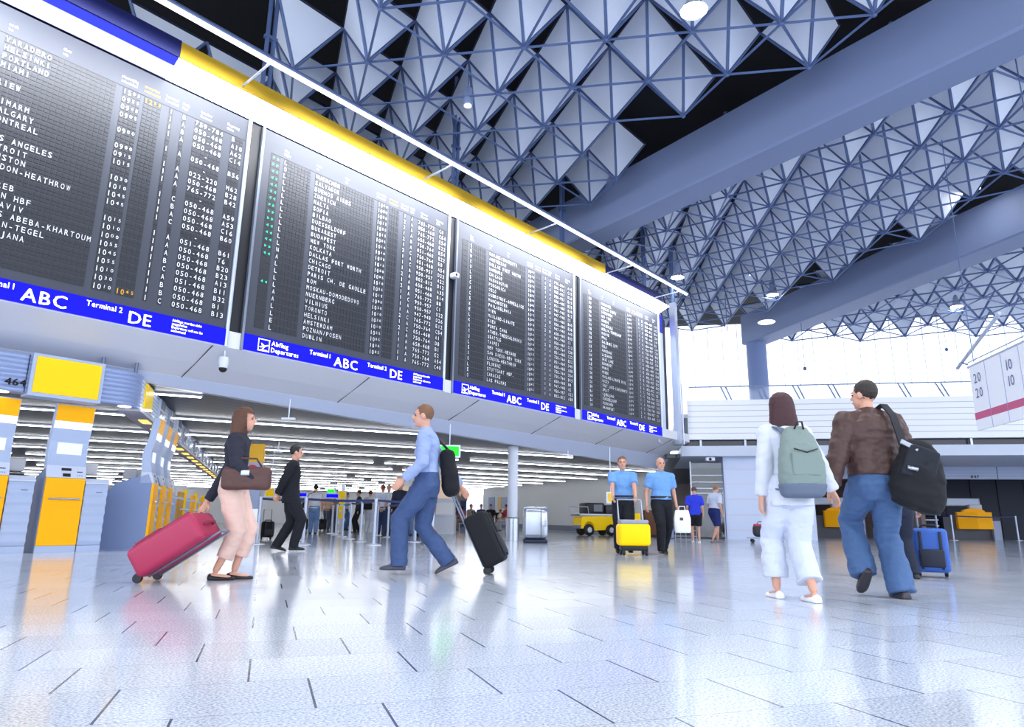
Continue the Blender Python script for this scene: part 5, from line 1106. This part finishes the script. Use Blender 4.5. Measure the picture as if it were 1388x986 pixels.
mb = MB(); mb.rbox((-.1, .25, .20), (.56, .36, .36), .12, 4); mb.build('bag_body', M('bag_dark', (62, 60, 68), .7), o2, True, 40); mb = MB(); mb.rbox((-.1, .25, .36), (.50, .32, .08), .035, 3); mb.build('red_flap', M('flap_red', (206, 70, 100), .6), o2, True, 40)
MB().tube([(-.25, .25, .39), (-.2, .25, .46), (0, .25, .46), (.05, .25, .39)], .012, 6).build('bag_grip', BLACK, o2, True)
# --- people in the queue
def q_(px_, d): P = onz(px_, 0, 10.); r = ray(px_, 704); r.z = 0; k = d/(r.dot(V((cos(CY), sin(CY), 0)))); return (r.x*k, r.y*k)
T = lambda n, rgb, sl=1, hem=-.08, g=.018: dict(mat=CL(n, rgb), sleeve=sl, hem=hem, g=g, wr=.005)
B_ = lambda m, ln=1., **k: dict(mat=m, len=ln, g=.02, wr=.005, **k)
GREYT = CL('grey_trousers', (74, 80, 98)); NAVT = CL('navy_trousers', (24, 32, 54)); BLKT = CL('black_trousers', (16, 18, 28)); WHT = CL('white_cotton', (228, 234, 248))
Q = [(425, 24.6, 1.72, BACKF+.2, 'white_shirt', (232, 234, 244), DENIML, 'person in white shirt and light jeans at the left end of the queue', 'short', (20, 18, 22), .5),
     (443, 33., 1.72, BACKF, 'pattern_tan', (208, 168, 140), GREYT, 'person in tan patterned shirt and grey trousers, left one of a far pair', 'short', (120, 90, 70), .5),
     (452, 34., 1.70, BACKF, 'pattern_grey', (150, 130, 130), GREYT, 'person in grey brown shirt and grey trousers, right one of a far pair', 'short', (90, 70, 60), .5),
     (468, 33., 1.74, RIGHT, 'pale_blue_top', (190, 206, 232), DENIM, 'person in pale blue top and blue jeans beside the yellow totem', 'short', (90, 70, 60), .5),
     (485, 27.6, 1.66, LEFT+.3, 'navy_top', (34, 42, 66), BLKT, 'person in navy top and black trousers stepping sideways in the queue', 'short', (34, 26, 26), 1),
     (500, 27.8, 1.66, BACKF, 'cream_top', (232, 228, 230), WHT, 'person in cream top and white trousers with a black waist bag', 'short', (80, 60, 50), 1),
     (517, 23.7, 1.70, BACKF+.1, 'strap_white', (216, 226, 244), DENIMD, 'red haired person in pale shirt with blue strap, hands clasped behind', 'short', (150, 70, 46), .5),
     (525, 25.4, 1.78, BACKF-.2, 'white_tee', (240, 240, 246), GREYT, 'person in white t-shirt just behind the red haired one', 'short', (190, 160, 140), .5),
     (541, 22.8, 1.76, TOW+.1, 'navy_jacket', (36, 44, 66), NAVT, 'person in navy jacket facing the camera in the queue', 'short', (70, 64, 60), 1),
     (556, 24.6, 1.70, TOW-.2, 'navy_cardigan', (52, 62, 92), DENIML, 'person in dark cardigan and blue jeans behind the one in the navy jacket', 'bob', (130, 100, 86), 1),
     (571, 22.4, 1.66, BACKF, 'sky_blue_top', (84, 150, 236), BLKT, 'person in sky blue top with red belt and black trousers', 'short', (60, 44, 40), .5),
     (581, 24.6, 1.68, BACKF+.3, 'azure_top', (70, 120, 210), DENIM, 'red haired person in blue top and jeans at the right end of the queue', 'bob', (176, 40, 56), .5)]
for n, (x, d, H, fc, tn, tc, bm_, lab, hs, hcl, sl) in enumerate(Q):
    kw = {}
    if n == 6: kw = dict(hands=((-.05, -.17, .88), (.06, -.18, .90)), elbow=((-1, -.5, 0), (1, -.5, 0)))
    if n == 4: kw = dict(feet=((-.16, .1, .085), (.18, -.1, .085)))
    bt = B_(bm_); 
    if n == 10: bt['belt'] = M('belt_red', (220, 50, 90), .5)
    person(lab, q_(x, d), fc, H, vox=.016, fingers=False, detail=(n == 8), hair=(hs, hcl), top=T(tn, tc, sl), bottom=bt, shoes=(30, 30, 38) if n != 5 else (220, 220, 224), **kw)
person('person in black t-shirt and jeans standing with back turned by the far doorway', q_(622, 47.), BACKF, 1.74, vox=.022, fingers=False, detail=False, hair=('short', (170, 140, 120)), top=T('black_tee', (18, 20, 30), .5), bottom=B_(DENIM), shoes=(40, 40, 44))
SEAT = [(627, 37.3, 'rose_top', (196, 66, 88), CL('tan_trousers', (150, 120, 106)), 'seated person in rose top leaning forward, leftmost on the benches', (150, 100, 70), LEFT+.7, .25),
        (638, 37.3, 'tan_top', (170, 150, 136), GREYT, 'seated person in tan top beside the rose top', (130, 100, 80), TOW+.6, 0),
        (652, 37.1, 'dark_blue_top', (44, 60, 100), NAVT, 'seated person in dark blue behind the black suitcase', (50, 40, 40), TOW+.2, 0),
        (665, 37.0, 'black_top', (18, 20, 30), BLKT, 'seated person in black with dark hair, middle of the benches', (26, 22, 26), TOW, 0),
        (678, 36.9, 'pale_child_top', (236, 222, 204), CL('pale_trousers', (190, 186, 190)), 'seated child in pale top beside the person in red', (80, 56, 40), LEFT+.5, 0),
        (686, 36.8, 'red_tee', (190, 40, 66), CL('pale_trousers', (190, 186, 190)), 'seated person in red t-shirt at the right end of the benches', (60, 44, 40), LEFT+.5, 0)]
for n, (x, d, tn, tc, bm_, lab, hcl, fc, ln) in enumerate(SEAT):
    H = 1.25 if n == 4 else 1.72
    r = person(lab, (*q_(x, d), 0.0), fc, H, vox=.022, fingers=False, detail=False, lean=ln, hip=.56 if n != 4 else .70, feet=((-.1, .42, .085), (.1, .46, .085)), hands=((-.2, .30, .66), (.2, .30, .66)), hair=('short', hcl), top=T(tn, tc, .5, 0), bottom=B_(bm_), shoes=(40, 40, 46))
P = q_(613, 37.); o = thing('red_bag', 'small red bag on the floor left of the benches', 'bag', (*P, 0), CY-pi/2)
MB().rbox((0, 0, .17), (.46, .26, .34), .08, 3).build('bag_body', M('bag_red', (206, 40, 70), .6), o, True, 40); MB().tube([(-.1, 0, .33), (-.07, 0, .44), (.07, 0, .44), (.1, 0, .33)], .014, 6).build('bag_handle', M('bag_red'), o, True)
P = q_(421, 24.2); o = thing('small_bag', 'small black shoulder bag of the person in white shirt at the left of the queue', 'bag', (*P, .98), BACKF+.2-pi/2)
MB().rbox((-.26, -.10, 0), (.12, .24, .2), .03, 3).build('bag_body', BLACKF, o, True, 40); MB().tube([(-.24, -.1, .1), (-.10, -.16, .38), (.1, -.08, .47)], .012, 6).build('bag_strap', BLACK, o, True)
P = q_(499, 27.4); o = thing('waist_bag', 'black bag at the waist of the person in white trousers', 'bag', (*P, 1.02), BACKF-pi/2)
MB().rbox((0, -.2, 0), (.34, .14, .26), .04, 3).build('bag_body', BLACKF, o, True, 40); MB().tube([(-.15, -.16, .1), (0, -.2, .2), (.15, -.16, .1)], .012, 6).build('bag_strap', BLACK, o, True)
for n, (x, d) in enumerate(((438, 30.), (413, 30.), (364, 18.))):
    P = q_(x, d); suitcase(['dark suitcase standing right of the light jeans in the queue', 'dark suitcase standing left of the light jeans in the queue', 'dark grey suitcase standing between the pylon and the dark suit'][n], (*P, .003), CY-pi/2+.3*n, 0, .30, .44 if n < 2 else .40, .22, BLACKF, M('trim_black'), .3)
# ------------------------------------------------------------------ light
w = bpy.data.worlds.new('hall_air'); SC.world = w; w.use_nodes = True
bg = w.node_tree.nodes['Background']; bg.inputs['Color'].default_value = (.80, .875, 1.0, 1); bg.inputs['Strength'].default_value = 3.0
SC.view_settings.view_transform = 'Standard'; SC.view_settings.look = 'None'; SC.view_settings.gamma = 1; SC.view_settings.use_curve_mapping = False
SC.view_settings.exposure = .2
